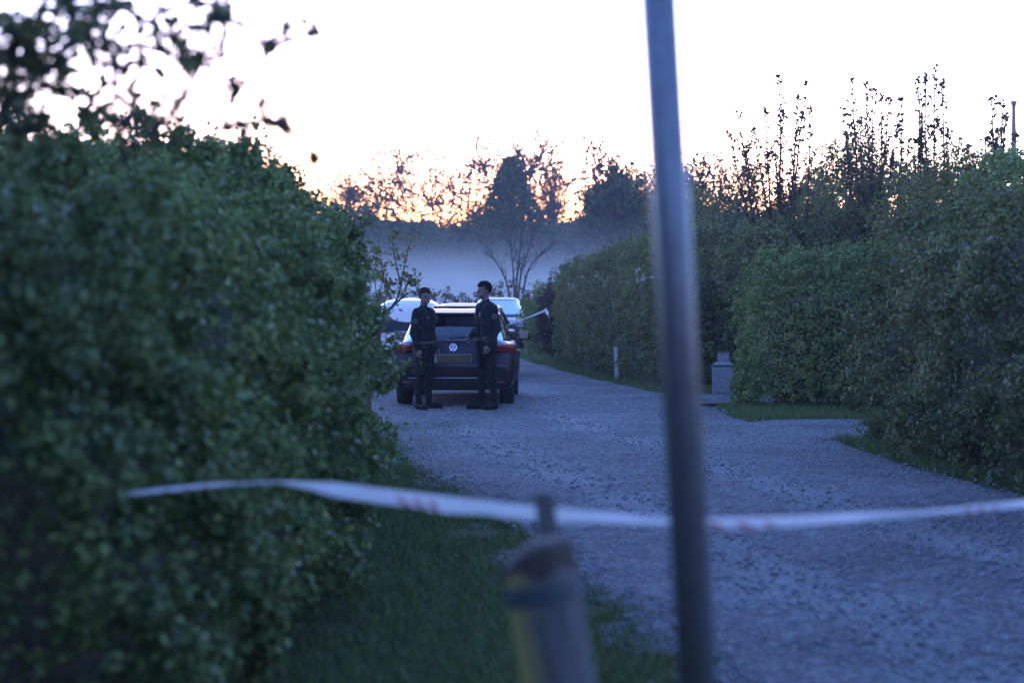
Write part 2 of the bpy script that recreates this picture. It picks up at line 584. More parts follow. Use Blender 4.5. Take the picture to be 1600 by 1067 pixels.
xy = verge(5.5, 22, lambda d: np.full_like(d, -2.2), lambda d: interp_edge(LEFT, d) + 0.12, 90000, 1.5)
nn_ = vnoise(np.c_[xy, np.zeros(len(xy))], 1.6, 11)
xy = xy[nn_ > 0.28]
blades('verge_grass', xy, 0.025, 0.085, 'short rough grass on the verge below the big left hedge')
tuft = np.concatenate([verge(20, 50, lambda d: interp_edge(LEFT, d) - .3, lambda d: interp_edge(LEFT, d) + .35, 7000), RNG.normal(size=(9000, 2)) * [0.42, 1.0] + [-1.25, 23.0], RNG.normal(size=(2500, 2)) * [0.3, .7] + [-1.15, 20.4]])
blades('grass_tuft', tuft, 0.02, 0.09, 'low grass patch on the gravel in front of the dark car')
xy = verge(10, 21.4, lambda d: interp_edge(RIGHT, d) - 0.1, lambda d: interp_edge(RIGHT, d) + 1.3, 45000, 0.8)
blades('hedge_bank_grass', xy, 0.04, 0.17, 'dark grass along the foot of the tall right hedge')
xy = verge(24.6, 27.6, lambda d: 2.95 + 0.0 * d, lambda d: 6.5 + 0 * d, 26000)
blades('corner_grass', xy, 0.04, 0.16, 'grass patch in front of the clipped hedge by the cabinet')
xy = verge(31, 56, lambda d: interp_edge(RIGHT, d) - 0.15, lambda d: interp_edge(RIGHT, d) + 1.5, 40000, 0.8)
blades('far_verge_grass', xy, 0.04, 0.16, 'grass strip below the far hedge on the right of the road')


wd = verge(8, 34, lambda d: interp_edge(LEFT, d) + .1, lambda d: interp_edge(RIGHT, d) - .1, 260)
e_ = np.minimum(wd[:, 0] - interp_edge(LEFT, wd[:, 1]), interp_edge(RIGHT, wd[:, 1]) - wd[:, 0])
wd = wd[(e_ < 0.8) | (RNG.random(len(wd)) < .15)]
wd = np.repeat(wd, 26, 0) + RNG.normal(0, .05, (len(wd) * 26, 2))
blades('weeds', wd, 0.03, 0.07, 'small weeds growing through the gravel along its edges')


# ------------------------------------------------------------------ hedges
def prof(t, hw, h, ne, bat):
    c, s = np.cos(t), np.sin(t)
    z = h * np.abs(s) ** (2 / ne)
    x = hw * np.sign(c) * np.abs(c) ** (2 / ne)
    return x * (1 - bat * (z / h) ** 1.4) * (1 - 0.04 * (1 - np.clip(z / h / 0.3, 0, 1)) ** 2), z


def hedge(name, path, hw, h, n, leaf, mat, label, ne=5.0, bat=0.1, lump=0.22, lscale=1.6, seed=0, depth=0.16, droop=0.4, cat='hedge', tint_mu=0.45, caps=(True, True), group=None, side=None, clump=0.26, coffs=0.36, gap=0.26, inset=0.19):
    """a swept hedge: dark twiggy inside, leaves in a lumpy shell. h may be a list along the path"""
    path = np.array(path, float)
    seg = np.linalg.norm(np.diff(path, axis=0), axis=1)
    cs = np.concatenate([[0], np.cumsum(seg)])
    T = cs[-1]
    hs = np.array(h if isinstance(h, (list, tuple)) else [h] * len(path), float)

    def place(s, t, sc=1.0):
        c = np.stack([np.interp(s, cs, path[:, 0]), np.interp(s, cs, path[:, 1])], 1)
        e = 0.05
        tg = np.stack([np.interp(np.clip(s + e, 0, T), cs, path[:, 0]) - np.interp(np.clip(s - e, 0, T), cs, path[:, 0]),
                       np.interp(np.clip(s + e, 0, T), cs, path[:, 1]) - np.interp(np.clip(s - e, 0, T), cs, path[:, 1])], 1)
        tg /= np.linalg.norm(tg, axis=1)[:, None]
        nr = np.stack([tg[:, 1], -tg[:, 0]], 1)
        hh = np.interp(s, cs, hs)
        x, z = prof(t, hw, 1.0, ne, bat)
        z = z * hh
        p = np.concatenate([c + nr * (x * sc)[:, None], (z * sc)[:, None]], 1)
        return p, nr, tg, hh

    o = empty(name, (path[0][0], path[0][1], 0))
    tag(o, label, cat, group)
    off = np.array([path[0][0], path[0][1], 0])
    # inside
    ns, nt_ = max(8, int(T / 0.35)), 28
    ss = np.linspace(0, T, ns)
    tt = np.linspace(0, math.pi, nt_)
    s_, t_ = np.repeat(ss, nt_), np.tile(tt, ns)
    p, nr, tg, hh = place(s_, t_, 1.0 - inset / max(hw, 0.5))
    cen = np.stack([np.interp(s_, cs, path[:, 0]), np.interp(s_, cs, path[:, 1]), hh * 0.45], 1)
    k = (vnoise(p, lscale, seed) - .5) * lump * 1.4 - 0.05
    dv = p - cen
    p = p + dv / (np.linalg.norm(dv, axis=1)[:, None] + 1e-6) * k[:, None]
    shrink = np.interp(s_, [0, .4, T - .4, T], [0.32, 0, 0, -0.32])
    p[:, :2] += tg * shrink[:, None]
    p[:, 2] = np.maximum(p[:, 2], 0.0)
    V = np.concatenate([p, [[path[0][0], path[0][1], hs[0] * .5]], [[path[-1][0], path[-1][1], hs[-1] * .5]]])
    F = [tuple(q) for q in grid_faces(ns, nt_)]
    for j in range(nt_ - 1):
        F.append((j, j + 1, len(p)))
        F.append(((ns - 1) * nt_ + j + 1, (ns - 1) * nt_ + j, len(p) + 1))
    link('inner_branches', mesh_pd('inner_branches', V - off, F, True), M['twig'], o)
    # leaves
    perim = 2 * hs.mean() + 2 * hw
    endA = 2 * hw * hs.mean() * 0.9
    A = T * perim
    ncap = int(n * endA / (A + 2 * endA))
    nb = n - 2 * ncap
    s_ = RNG.random(nb) * T
    if side is None:
        t_ = RNG.random(nb) * math.pi
    else:
        t_ = side[0] + RNG.random(nb) * (side[1] - side[0])
    # even out the corners of the superellipse
    tq = np.linspace(0.001, math.pi - 0.001, 400)
    xq, zq = prof(tq, hw, hs.mean(), ne, bat)
    lq = np.concatenate([[0], np.cumsum(np.hypot(np.diff(xq), np.diff(zq)))])
    t_ = np.interp((t_ / math.pi) * lq[-1], lq, tq)
    p, nr, tg, hh = place(s_, t_)
    p2, _, _, _ = place(s_, np.clip(t_ + 0.02, 0, math.pi))
    tv = p2 - p
    t3 = np.concatenate([tg, np.zeros((nb, 1))], 1)
    nv = np.cross(t3, tv)
    nv /= np.linalg.norm(nv, axis=1)[:, None] + 1e-9
    cen = np.stack([np.interp(s_, cs, path[:, 0]), np.interp(s_, cs, path[:, 1]), hh * .45], 1)
    nv *= np.sign(((p - cen) * nv).sum(1))[:, None]
    allp, alln = [p], [nv]
    for e, on in ((0, caps[0]), (1, caps[1])):
        if not on:
            continue
        t_ = RNG.random(ncap) * math.pi
        t_ = np.interp((t_ / math.pi) * lq[-1], lq, tq)
        sc = np.sqrt(RNG.random(ncap))
        q, nr, tg, hh = place(np.full(ncap, T * e), t_)
        q[:, :2] = path[-e][None] + (q[:, :2] - path[-e][None]) * sc[:, None]
        q[:, 2] *= RNG.random(ncap) ** 0.8
        nv = np.concatenate([tg * (1 if e else -1), np.zeros((ncap, 1))], 1)
        q += nv * (0.25 * (1 - sc ** 4))[:, None]
        allp.append(q)
        alln.append(nv)
    p, nv = np.concatenate(allp), np.concatenate(alln)
    # most leaves sit in clumps with shade between them
    nc = int((A + 2 * endA) / (clump ** 2) * 0.42)
    ci = RNG.integers(0, len(p), nc)
    coff = RNG.normal(0.0, coffs, nc) * clump
    csz = clump * (0.28 + 0.30 * RNG.random(nc))
    pick = RNG.integers(0, nc, len(p))
    dirs = RNG.normal(size=p.shape)
    dirs /= np.linalg.norm(dirs, axis=1)[:, None]
    pc_ = p[ci][pick] + nv[ci][pick] * coff[pick][:, None] + dirs * (csz[pick] * (.55 + .45 * RNG.random(len(p))))[:, None] * np.array([1, 1, 1.15])
    inc = RNG.random(len(p)) < 0.62
    p = np.where(inc[:, None], pc_, p)
    nv = np.where(inc[:, None], .55 * nv[ci][pick] + .75 * dirs, nv)
    ctint = np.where(inc, RNG.normal(0, .13, nc)[pick], 0)
    nl = vnoise(p, lscale, seed)
    nf = vnoise(p, lscale * 3.3, seed + 1)
    k = (nl - .5) * lump * 2 + (nf - .5) * lump * 0.5 - depth * RNG.random(len(p)) ** 1.6 * (~inc)
    k += (RNG.random(len(p)) < 0.04) * 0.16 * RNG.random(len(p))
    p = p + np.where(inc[:, None], np.concatenate(alln)[ci][pick], nv) * k[:, None]
    keep = (nf > gap) | (RNG.random(len(p)) < 0.30)
    p, nv, nl, ctint = p[keep], nv[keep], nl[keep], ctint[keep]
    p[:, 2] = np.maximum(p[:, 2], 0.03)
    big = vnoise(p, 0.7, seed + 5)
    tint = np.clip(tint_mu + ctint + 0.5 * (big - .5) + RNG.normal(0, .17, len(p)), 0, 1)
    # stray shoots and bare twigs poking out of the clipped faces
    nsh = int(T * 7)
    si = RNG.integers(0, len(p), nsh)
    tb = Tubes(4)
    ex, en = [], []
    for i in si:
        q0 = p[i] - off - nv[i] * 0.10
        dr = nv[i] * 0.8 + RNG.normal(0, .35, 3) + np.array([0, 0, 0.5])
        dr /= np.linalg.norm(dr)
        Ls = (0.14 + 0.22 * RNG.random() ** 2) * (1.0 if p[i][2] > hs.mean() * .7 else .7)
        q1 = q0 + dr * Ls + RNG.normal(0, .015, 3)
        tb.add([q0, (q0 + q1) / 2 + RNG.normal(0, .008, 3), q1], [.005, .004, .002])
        m = 4 + int(Ls * 18)
        a = 0.4 + .6 * RNG.random(m)[:, None]
        ex.append(q0 + (q1 - q0) * a + RNG.normal(0, .014, (m, 3)))
    link('twigs', tb.mesh('twigs'), M['bark'], o)['kind'] = 'stuff'
    ex = np.concatenate(ex)
    p = np.concatenate([p, ex + off])
    nv = np.concatenate([nv, RNG.normal(size=ex.shape)])
    tint = np.concatenate([tint, np.clip(RNG.normal(tint_mu + .2, .15, len(ex)), 0, 1)])
    lf = link('foliage', leaves_mesh('foliage', p - off, nv, leaf, leaf * 0.62, tint, droop), mat, o)
    tag(lf, kind='stuff')
    return o


hedge('garden_hedge', [(-2.62, 6.15), (-2.50, 9), (-2.56, 12), (-2.84, 16), (-3.0, 18.8)], 1.6, [1.88, 2.18, 2.36, 2.54, 2.55], 250000, 0.047, M['beech'],
      'big blurred leafy hedge filling the left of the picture', ne=6, bat=0.26, lump=0.20, lscale=1.15, seed=3, depth=0.2, side=(0.0, math.pi * 0.72), clump=0.25, coffs=0.5, gap=0.42, inset=0.32)
hedge('tall_hedge', [(5.75, 9.5), (5.32, 16), (5.05, 21.0)], 1.25, [2.75, 2.8, 2.6], 120000, 0.05, M['mixed'],
      'tall dark untrimmed hedge at the right edge of the picture', ne=3.2, bat=0.15, lump=0.26, lscale=1.2, seed=5, side=(math.pi * 0.3, math.pi), tint_mu=0.36, clump=0.26)
hedge('clipped_hedge', [(3.62, 27.9), (5.2, 27.3), (7.5, 26.4)], 0.7, [2.2, 2.3, 2.45], 90000, 0.042, M['beech'],
      'pale green clipped hedge right of the grey cabinet', ne=5, bat=0.06, lump=0.10, lscale=2.2, seed=7, tint_mu=0.62, clump=0.15, side=(0, math.pi * .66))
hedge('long_hedge', [(1.75, 45.5), (2.25, 40.5), (2.85, 36.2), (3.35, 33.4)], 0.75, [2.3, 2.5, 2.65, 2.7], 90000, 0.045, M['mixed'],
      'long green hedge behind the steel pole, running back beside the road', ne=5, bat=0.05, lump=0.12, lscale=1.8, seed=9, tint_mu=0.45, clump=0.17, side=(0, math.pi * .66))
hedge('gap_hedge', [(3.5, 33.9), (5.5, 33.2), (9, 32)], 0.8, [2.85, 3.0, 3.0], 34000, 0.06, M['mixed'],
      'dark hedge closing the gap behind the grey cabinet', ne=4, bat=0.08, lump=0.2, lscale=1.6, seed=12, tint_mu=0.25, side=(0, math.pi * .66))
hedge('low_hedge', [(1.55, 46.2), (2.2, 48.0)], 0.42, [1.2, 1.2], 9000, 0.05, M['beech'],
      'low pale clipped hedge next to the purple bush', ne=5, bat=0.05, lump=0.10, lscale=2, seed=13, tint_mu=0.7)
hedge('field_hedge', [(-12, 66), (-4, 68), (3, 70), (9, 70)], 0.8, [1.6, 1.7, 1.75, 2.0], 26000, 0.10, M['olive'],
      'low scrubby hedge along the field edge behind the parked cars', ne=3, bat=0.3, lump=0.45, lscale=0.9, seed=14, tint_mu=0.45)


# ------------------------------------------------------------------ trees and bushes
def cloud(cen, rad, n, hollow=0.45, seed=0, ns=1.2, thr=0.42):
    """points through an uneven crown volume"""
    cen, rad = np.array(cen, float), np.array(rad, float)
    out, no = [], []
    tot = 0
    while tot < n:
        q = RNG.normal(size=(n * 2, 3))
        q /= np.linalg.norm(q, axis=1)[:, None]
        r = (hollow + (1 - hollow) * RNG.random(n * 2)) ** 0.6
        edge = 0.72 + 0.55 * (vnoise(q * 2.2 + seed, 1.0, seed))
        p = cen + q * (r * edge)[:, None] * rad
        k = vnoise(p, ns, seed + 2) > thr
        out.append(p[k])
        no.append(q[k])
        tot += k.sum()
    return np.concatenate(out)[:n], np.concatenate(no)[:n]


def bush(name, px, base_d, zc, rad, n, leaf, mat, label, cat='bush', trunk_r=0.05, seed=0, tint=0.45, thr=0.42, group=None, ns=1.2, stems=5, base_z=0.0):
    x = (px - 800) / FPX * base_d
    o = empty(name, (x, base_d, 0))
    tag(o, label, cat, group)
    tb = Tubes(5)
    for i in range(stems):
        a = i / stems * 6.28 + seed
        top = np.array([math.cos(a) * rad[0] * .55, math.sin(a) * rad[1] * .55, zc + rad[2] * (0.25 + .35 * random.random())])
        b0 = np.array([math.cos(a) * trunk_r, math.sin(a) * trunk_r, -0.05])
        u = np.linspace(0, 1, 6)[:, None]
        pts = b0 + (top - b0) * u + np.array([0, 0, 0.15 * zc]) * np.sin(u * math.pi) + np.random.default_rng(i + seed).normal(0, .02 * zc, (6, 3)) * u
        tb.add(pts, np.linspace(trunk_r, trunk_r * .25, 6))
    link('trunk', tb.mesh('trunk'), M['bark'], o)
    p, q = cloud((0, 0, zc), rad, n, seed=seed, ns=ns, thr=thr)
    p[:, 2] = np.maximum(p[:, 2], 0.03)
    t = np.clip(tint + RNG.normal(0, .2, len(p)) + 0.4 * (vnoise(p, 1.0, seed + 9) - .5), 0, 1)
    c = link('crown', leaves_mesh('crown', p, q, leaf, leaf * .62, t, .3), mat, o)
    tag(c, kind='stuff')
    return o


def tree(name, px, base_d, H, spread, label, mat, n_leaf, leaf, seed=0, levels=4, trunk_r=None, first=0.3, up=0.55, cat='tree', group=None, tip_r=0.006, kids=3, clump=0.5, lean=(0, 0), tint=0.45, x=None):
    """recursive limbs, leaves gathered round the outer twigs"""
    rg = np.random.default_rng(seed)
    x = (px - 800) / FPX * base_d if x is None else x
    o = empty(name, (x, base_d, 0))
    tag(o, label, cat, group)
    tr = trunk_r or H * 0.018
    tb = Tubes(5)
    tips, tipd = [], []

    def grow(p, d, L, r, lv):
        nseg = 5
        pts, rad = [p], [r]
        for i in range(nseg):
            d = d + rg.normal(0, .10, 3) + np.array([0, 0, 0.06 * up])
            d = d / np.linalg.norm(d)
            p = p + d * L / nseg
            pts.append(p)
            rad.append(max(tip_r, r * (1 - 0.45 * (i + 1) / nseg)))
        tb.add(pts, rad)
        if lv >= levels:
            tips.append(np.array(pts[2:]))
            return
        k = kids + (1 if rg.random() < .4 else 0)
        for c in range(k):
            j = nseg if c == 0 else rg.integers(2, nseg + 1)
            a = c / k * 6.28 + rg.random() * 2
            sp = spread * (0.35 if c == 0 else 0.8 + .4 * rg.random())
            ref = np.array([math.cos(a), math.sin(a), 0.15])
            ref = ref - ref.dot(d) * d
            ref /= np.linalg.norm(ref) + 1e-9
            nd = d * math.cos(sp) + ref * math.sin(sp) + np.array([0, 0, .12 * up])
            grow(pts[j], nd / np.linalg.norm(nd), L * (0.62 + .22 * rg.random()), rad[j] * (.75 if c == 0 else .6), lv + 1)

    d0 = np.array([lean[0], lean[1], 1.0])
    grow(np.array([0, 0, -0.1]), d0 / np.linalg.norm(d0), H * first, tr, 1)
    v = np.concatenate(tb.v)
    sc = H / v[:, 2].max()
    tb.v = [a * np.array([sc, sc, sc]) for a in tb.v]
    link('trunk', tb.mesh('trunk'), M['bark'], o)
    if n_leaf:
        tp = np.concatenate(tips) * sc
        idx = rg.integers(0, len(tp), n_leaf)
        p = tp[idx] + rg.normal(0, clump, (n_leaf, 3)) * H * 0.03
        q = rg.normal(size=(n_leaf, 3))
        t = np.clip(rg.normal(tint, .22, n_leaf), 0, 1)
        c = link('crown', leaves_mesh('crown', p, q, leaf, leaf * .65, t, .2), mat, o)
        tag(c, kind='stuff')
    return o


# bushes at the bend of the road
bush('purple_bush', 868, 46.8, 1.05, (0.52, 0.5, 0.9), 7000, 0.06, M['purple'], 'dark purple leaved bush between the low hedge and green bush', seed=2, thr=0.3, ns=3)
bush('rounded_bush', 846, 50.5, 0.95, (0.62, 0.6, 1.05), 7000, 0.06, M['beech'], 'round green bush at the road bend beside the far dark car', seed=4, thr=0.3, ns=3, tint=0.5)
bush('dark_shrub', 872, 51.5, 1.0, (0.5, 0.5, 1.2), 4000, 0.06, M['darkg'], 'small dark shrub rising behind the purple bush', seed=5, thr=0.35, ns=3)

# bare multi-stemmed tree in front of the mist
def bare_tree():
    d = 72.0
    rg = np.random.default_rng(5)
    b0 = P(806, 460, d)
    o = empty('bare_tree', (b0.x, d, 0))
    tag(o, 'small bare tree with spreading stems standing against the mist', 'tree')
    off = np.array([b0.x, d, 0])
    tb = Tubes(6)

    def twig(p, dr, L, r, lv):
        pts = [p]
        for i in range(5):
            dr = dr + rg.normal(0, .10, 3) + np.array([0, 0, .03])
            dr /= np.linalg.norm(dr)
            pts.append(pts[-1] + dr * L / 5)
        tb.add(pts, np.linspace(r, max(.006, r * .45), 6))
        if lv < 4:
            for _ in range(3 if lv < 3 else 2):
                k = rg.integers(1, 6)
                nd = dr + rg.normal(0, .5, 3) * [1, .8, .5]
                twig(pts[k], nd / np.linalg.norm(nd), L * rg.uniform(.5, .75), r * .5, lv + 1)
    for line in ([(806, 528), (804, 455), (801, 410), (797, 372)], [(808, 528), (809, 450), (818, 410), (836, 362)], [(803, 528), (796, 445), (781, 418), (762, 388)],
                 [(810, 528), (818, 446), (826, 415), (850, 392)], [(806, 528), (806, 440), (812, 400), (816, 360)]):
        q = np.array([P(a, b, d + rg.normal(0, .15) * (i > 0)) for i, (a, b) in enumerate(line)]) - off
        q[0, 2] = -.05
        u = np.linspace(0, 1, len(q))
        uu = np.linspace(0, 1, 10)
        qq = np.stack([np.interp(uu, u, q[:, c]) for c in range(3)], 1)
        for _ in range(3):
            qq[1:-1] = .5 * qq[1:-1] + .25 * (qq[:-2] + qq[2:])
        tb.add(qq, np.linspace(.055, .014, 10))
        for k in (4, 5, 6, 7, 8, 9):
            dr = qq[k] - qq[k - 1]
            dr = dr / np.linalg.norm(dr) + rg.normal(0, .45, 3) * [1, .8, .3]
            twig(qq[k], dr / np.linalg.norm(dr), rg.uniform(.5, .9), .017, 2)
    link('trunk', tb.mesh('trunk'), M['bark'], o)


bare_tree()

# far trees
FAR = 'trees on the far side of the misty field'
tree('leafing_tree', 648, 150, 14.4, 0.80, 'tall thinly leafed tree left of the pointed dark tree', M['olive'], 3200, 0.20, seed=31, levels=6, up=0.15, group=FAR, clump=0.9, tip_r=0.03, trunk_r=0.22, first=0.24)
tree('broad_tree', 755, 155, 14.9, 0.85, 'broad thinly leafed tree rising behind the pointed dark tree', M['olive'], 3600, 0.20, seed=33, levels=6, up=0.15, group=FAR, clump=0.9, tip_r=0.03, trunk_r=0.22, first=0.22)
tree('small_far_tree', 540, 150, 11.6, 0.5, 'reddish budding tree just right of the big left hedge', M['olive'], 3400, 0.22, seed=35, levels=6, group=FAR, clump=1.3, tip_r=0.025, trunk_r=0.16)
tree('slender_tree', 866, 150, 12.0, 0.35, 'slender bare tree between the pointed tree and poplar', M['olive'], 500, 0.2, seed=36, levels=6, group=FAR, clump=1.0, tip_r=0.02, trunk_r=0.14, up=1.2)
tree('poplar_tree', 925, 105, 9.9, 0.36, 'leafy poplar with clumped round leaves below the lattice mast', M['darkg'], 2600, 0.26, seed=38, levels=6, group=FAR, clump=1.1, tip_r=0.02, trunk_r=0.16, up=1.0, first=0.25)
tree('poplar_tree', 992, 110, 8.9, 0.45, 'leafy tree left of the steel pole, right of the poplar', M['darkg'], 3000, 0.26, seed=39, levels=6, group=FAR, clump=1.4, tip_r=0.02, trunk_r=0.16, up=.8, first=0.25)


def cone_tree(name, px, d, H, w, n, leaf, label, seed):
    x = (px - 800) / FPX * d
    o = empty(name, (x, d, 0))
    tag(o, label, 'tree', FAR)
    tb = Tubes(6)
    tb.add(np.array([[0, 0, -.1], [0, 0, H * .5], [0.05, 0, H * .95]]), [0.22, 0.12, 0.03])
    link('trunk', tb.mesh('trunk'), M['bark'], o)
    u = RNG.random(n) ** 0.75
    z = H * (1.0 - 0.93 * u)
    prof_w = np.interp(1 - z / H, [0, .08, .22, .4, .6, .8, 1], [0.10, 0.22, 0.45, 0.75, 1.0, 1.0, 0.9])
    a = RNG.random(n) * 6.28
    lob = 0.72 + 0.30 * vnoise(np.stack([np.cos(a) * 2, np.sin(a) * 2, z * 1.1], 1), 1.0, seed) + 0.26 * vnoise(np.stack([np.cos(a) * 5, np.sin(a) * 5, z * 3], 1), 1.0, seed + 1)
    r = w * prof_w * lob * RNG.random(n) ** 0.35
    p = np.stack([np.cos(a) * r, np.sin(a) * r, z], 1)
    q = np.stack([np.cos(a), np.sin(a), 0.5 + 0 * a], 1)
    t = np.clip(RNG.normal(.4, .22, n), 0, 1)
    tag(link('crown', leaves_mesh('crown', p, q, leaf, leaf * .6, t, .5), M['darkg'], o), kind='stuff')


cone_tree('pointed_tree', 797, 125, 10.6, 3.2, 19000, 0.24, 'pointed dense dark tree rising out of the mist', 3)
for i, (px, d, zc, rr, n, lb) in enumerate([
        (578, 138, 4.6, (3.4, 2.0, 3.8), 5200, 'dense hazy tree in the mist right of the big left hedge'),
        (640, 142, 3.8, (3.4, 2.0, 3.4), 5000, 'low hazy tree under the thinly leafed tall tree'),
        (715, 135, 3.6, (3.0, 2.0, 3.4), 5000, 'low hazy tree left of the pointed dark tree'),
        (872, 138, 3.6, (2.8, 2.0, 3.2), 4500, 'low hazy tree right of the pointed dark tree'),
        (965, 120, 3.8, (3.4, 2.0, 3.6), 5200, 'dense hazy tree left of the steel pole'),
        (1040, 105, 4.0, (3.0, 2.0, 3.6), 3600, 'dense hazy tree directly behind the steel pole')]):
    bush('hazy_tree', px, d, zc, rr, n, 0.32, M['darkg'], lb, cat='tree', trunk_r=0.12, seed=40 + i, thr=0.33, ns=0.6, group=FAR)

# far woodland as one mass behind everything
n = 44000
xw = RNG.uniform(-70, 90, n)
hw_ = 6.0 + 3.0 * vnoise(np.stack([xw * .16, 0 * xw, 0 * xw], 1), 1.0, 3) + 2.0 * vnoise(np.stack([xw * .6, 0 * xw, 0 * xw], 1), 1.0, 4)
zw = hw_ * RNG.random(n) ** 0.7
pw = np.stack([xw, 190 + RNG.uniform(-4, 6, n), zw], 1)
fw = link('far_woodland', leaves_mesh('far_woodland', pw, np.tile([[0, -1, .3]], (n, 1)), 0.9, 0.6, np.clip(RNG.normal(.4, .2, n), 0, 1), .3), M['darkg'])
tag(fw, 'dark far woodland closing the misty field', 'woodland', kind='stuff')

# unseen tree belt added behind and left of the camera, darkening reflections and hedge
n = 9000
xw = RNG.uniform(-45, 45, n)
zw = (7 + 3.5 * vnoise(np.stack([xw * .2, 0 * xw, 0 * xw], 1), 1.0, 8)) * RNG.random(n) ** .8
bx_ = np.stack([RNG.uniform(-8, -2.7, 7000), RNG.uniform(-11, 4.0, 7000), 4.2 * RNG.random(7000) ** .8], 1)  # unseen left wing, added to shade the near hedge
rear = np.concatenate([np.stack([xw, -11 + RNG.uniform(-2, 2, n), zw], 1), bx_])
n = len(rear)
rw = link('added_rear_trees', leaves_mesh('added_rear_trees', rear, np.tile([[0.3, 1, .3]], (n, 1)), 0.7, 0.5, np.clip(RNG.normal(.4, .2, n), 0, 1), .3), M['darkg'])
tag(rw, 'unseen belt of dark trees added behind and left of the camera to darken the scene', 'woodland', kind='stuff')

# gardens behind the right hedges
tree('garden_tree', 1095, 62, 6.3, 0.5, 'budding garden tree just right of the steel pole', M['olive'], 4200, 0.13, seed=51, levels=6, clump=1.3, tip_r=0.012, trunk_r=0.12)
tree('garden_tree', 1150, 66, 5.6, 0.5, 'low budding tree left of the long leafy shoots', M['olive'], 4200, 0.13, seed=52, levels=6, clump=1.3, tip_r=0.012, trunk_r=0.12)
bush('grey_green_bush', 1130, 50, 2.3, (1.5, 1.2, 1.7), 9000, 0.09, M['darkg'], 'grey green bush behind the gap hedge', seed=53, thr=0.36, ns=2, cat='bush')
bush('grey_green_bush', 1200, 46, 2.2, (1.3, 1.1, 1.6), 8000, 0.09, M['darkg'], 'grey green bush under the leaning leafy shoots', seed=54, thr=0.36, ns=2, cat='bush')
bush('purple_tree', 1248, 40, 2.9, (0.85, 0.8, 1.35), 7000, 0.075, M['purple'], 'dark purple garden tree left of the pale willow', seed=55, thr=0.38, ns=2, cat='tree', trunk_r=0.06)
bush('willow_tree', 1322, 38, 3.0, (0.95, 0.9, 1.9), 14000, 0.07, M['mixed'], 'rounded pale green willow above the clipped hedge', seed=56, thr=0.3, ns=2.5, cat='tree', trunk_r=0.08, tint=0.5)
bush('leafy_bush', 1395, 34, 2.7, (0.9, 0.8, 1.5), 8000, 0.07, M['mixed'], 'leafy bush right of the pale willow', seed=57, thr=0.38, ns=2, tint=0.4)
bush('leafy_bush', 1190, 31.5, 2.1, (0.75, 0.5, 0.75), 5000, 0.06, M['mixed'], 'leafy bush showing over the left end of the clipped hedge', seed=58, thr=0.34, ns=3, tint=0.45)
bush('leafy_bush', 1585, 24, 2.6, (0.9, 0.9, 1.0), 7000, 0.065, M['beech'], 'green bush topping the tall hedge at the right edge', seed=59, thr=0.36, ns=2, tint=0.6)
bush('leafy_bush', 1500, 28, 2.6, (0.9, 0.8, 1.25), 7000, 0.065, M['mixed'], 'brownish bush behind the top of the tall hedge', seed=60, thr=0.4, ns=2, tint=0.5)


for i, (px, d, zc, rr, n, mt, lb) in enumerate([
        (1085, 42, 2.6, (0.9, .8, 1.5), 6000, 'mixed', 'olive green shrub right beside the steel pole, behind the long hedge'),
        (1165, 38, 2.6, (0.9, .8, 1.35), 6000, 'darkg', 'grey green shrub above the dark gap hedge'),
        (1285, 35, 2.5, (0.8, .8, 1.3), 6000, 'mixed', 'olive shrub in front of the purple tree'),
        (1445, 30, 2.7, (0.8, .8, 1.15), 6000, 'mixed', 'olive shrub at the foot of the tallest shoots'),
        (1545, 26, 2.65, (0.7, .8, 0.95), 5000, 'beech', 'green shrub under the shoots beside the chimney')]):
    bush('garden_shrub', px, d, zc, rr, n, 0.062, M[mt], lb, seed=80 + i, thr=0.34, ns=2.4, tint=0.55)


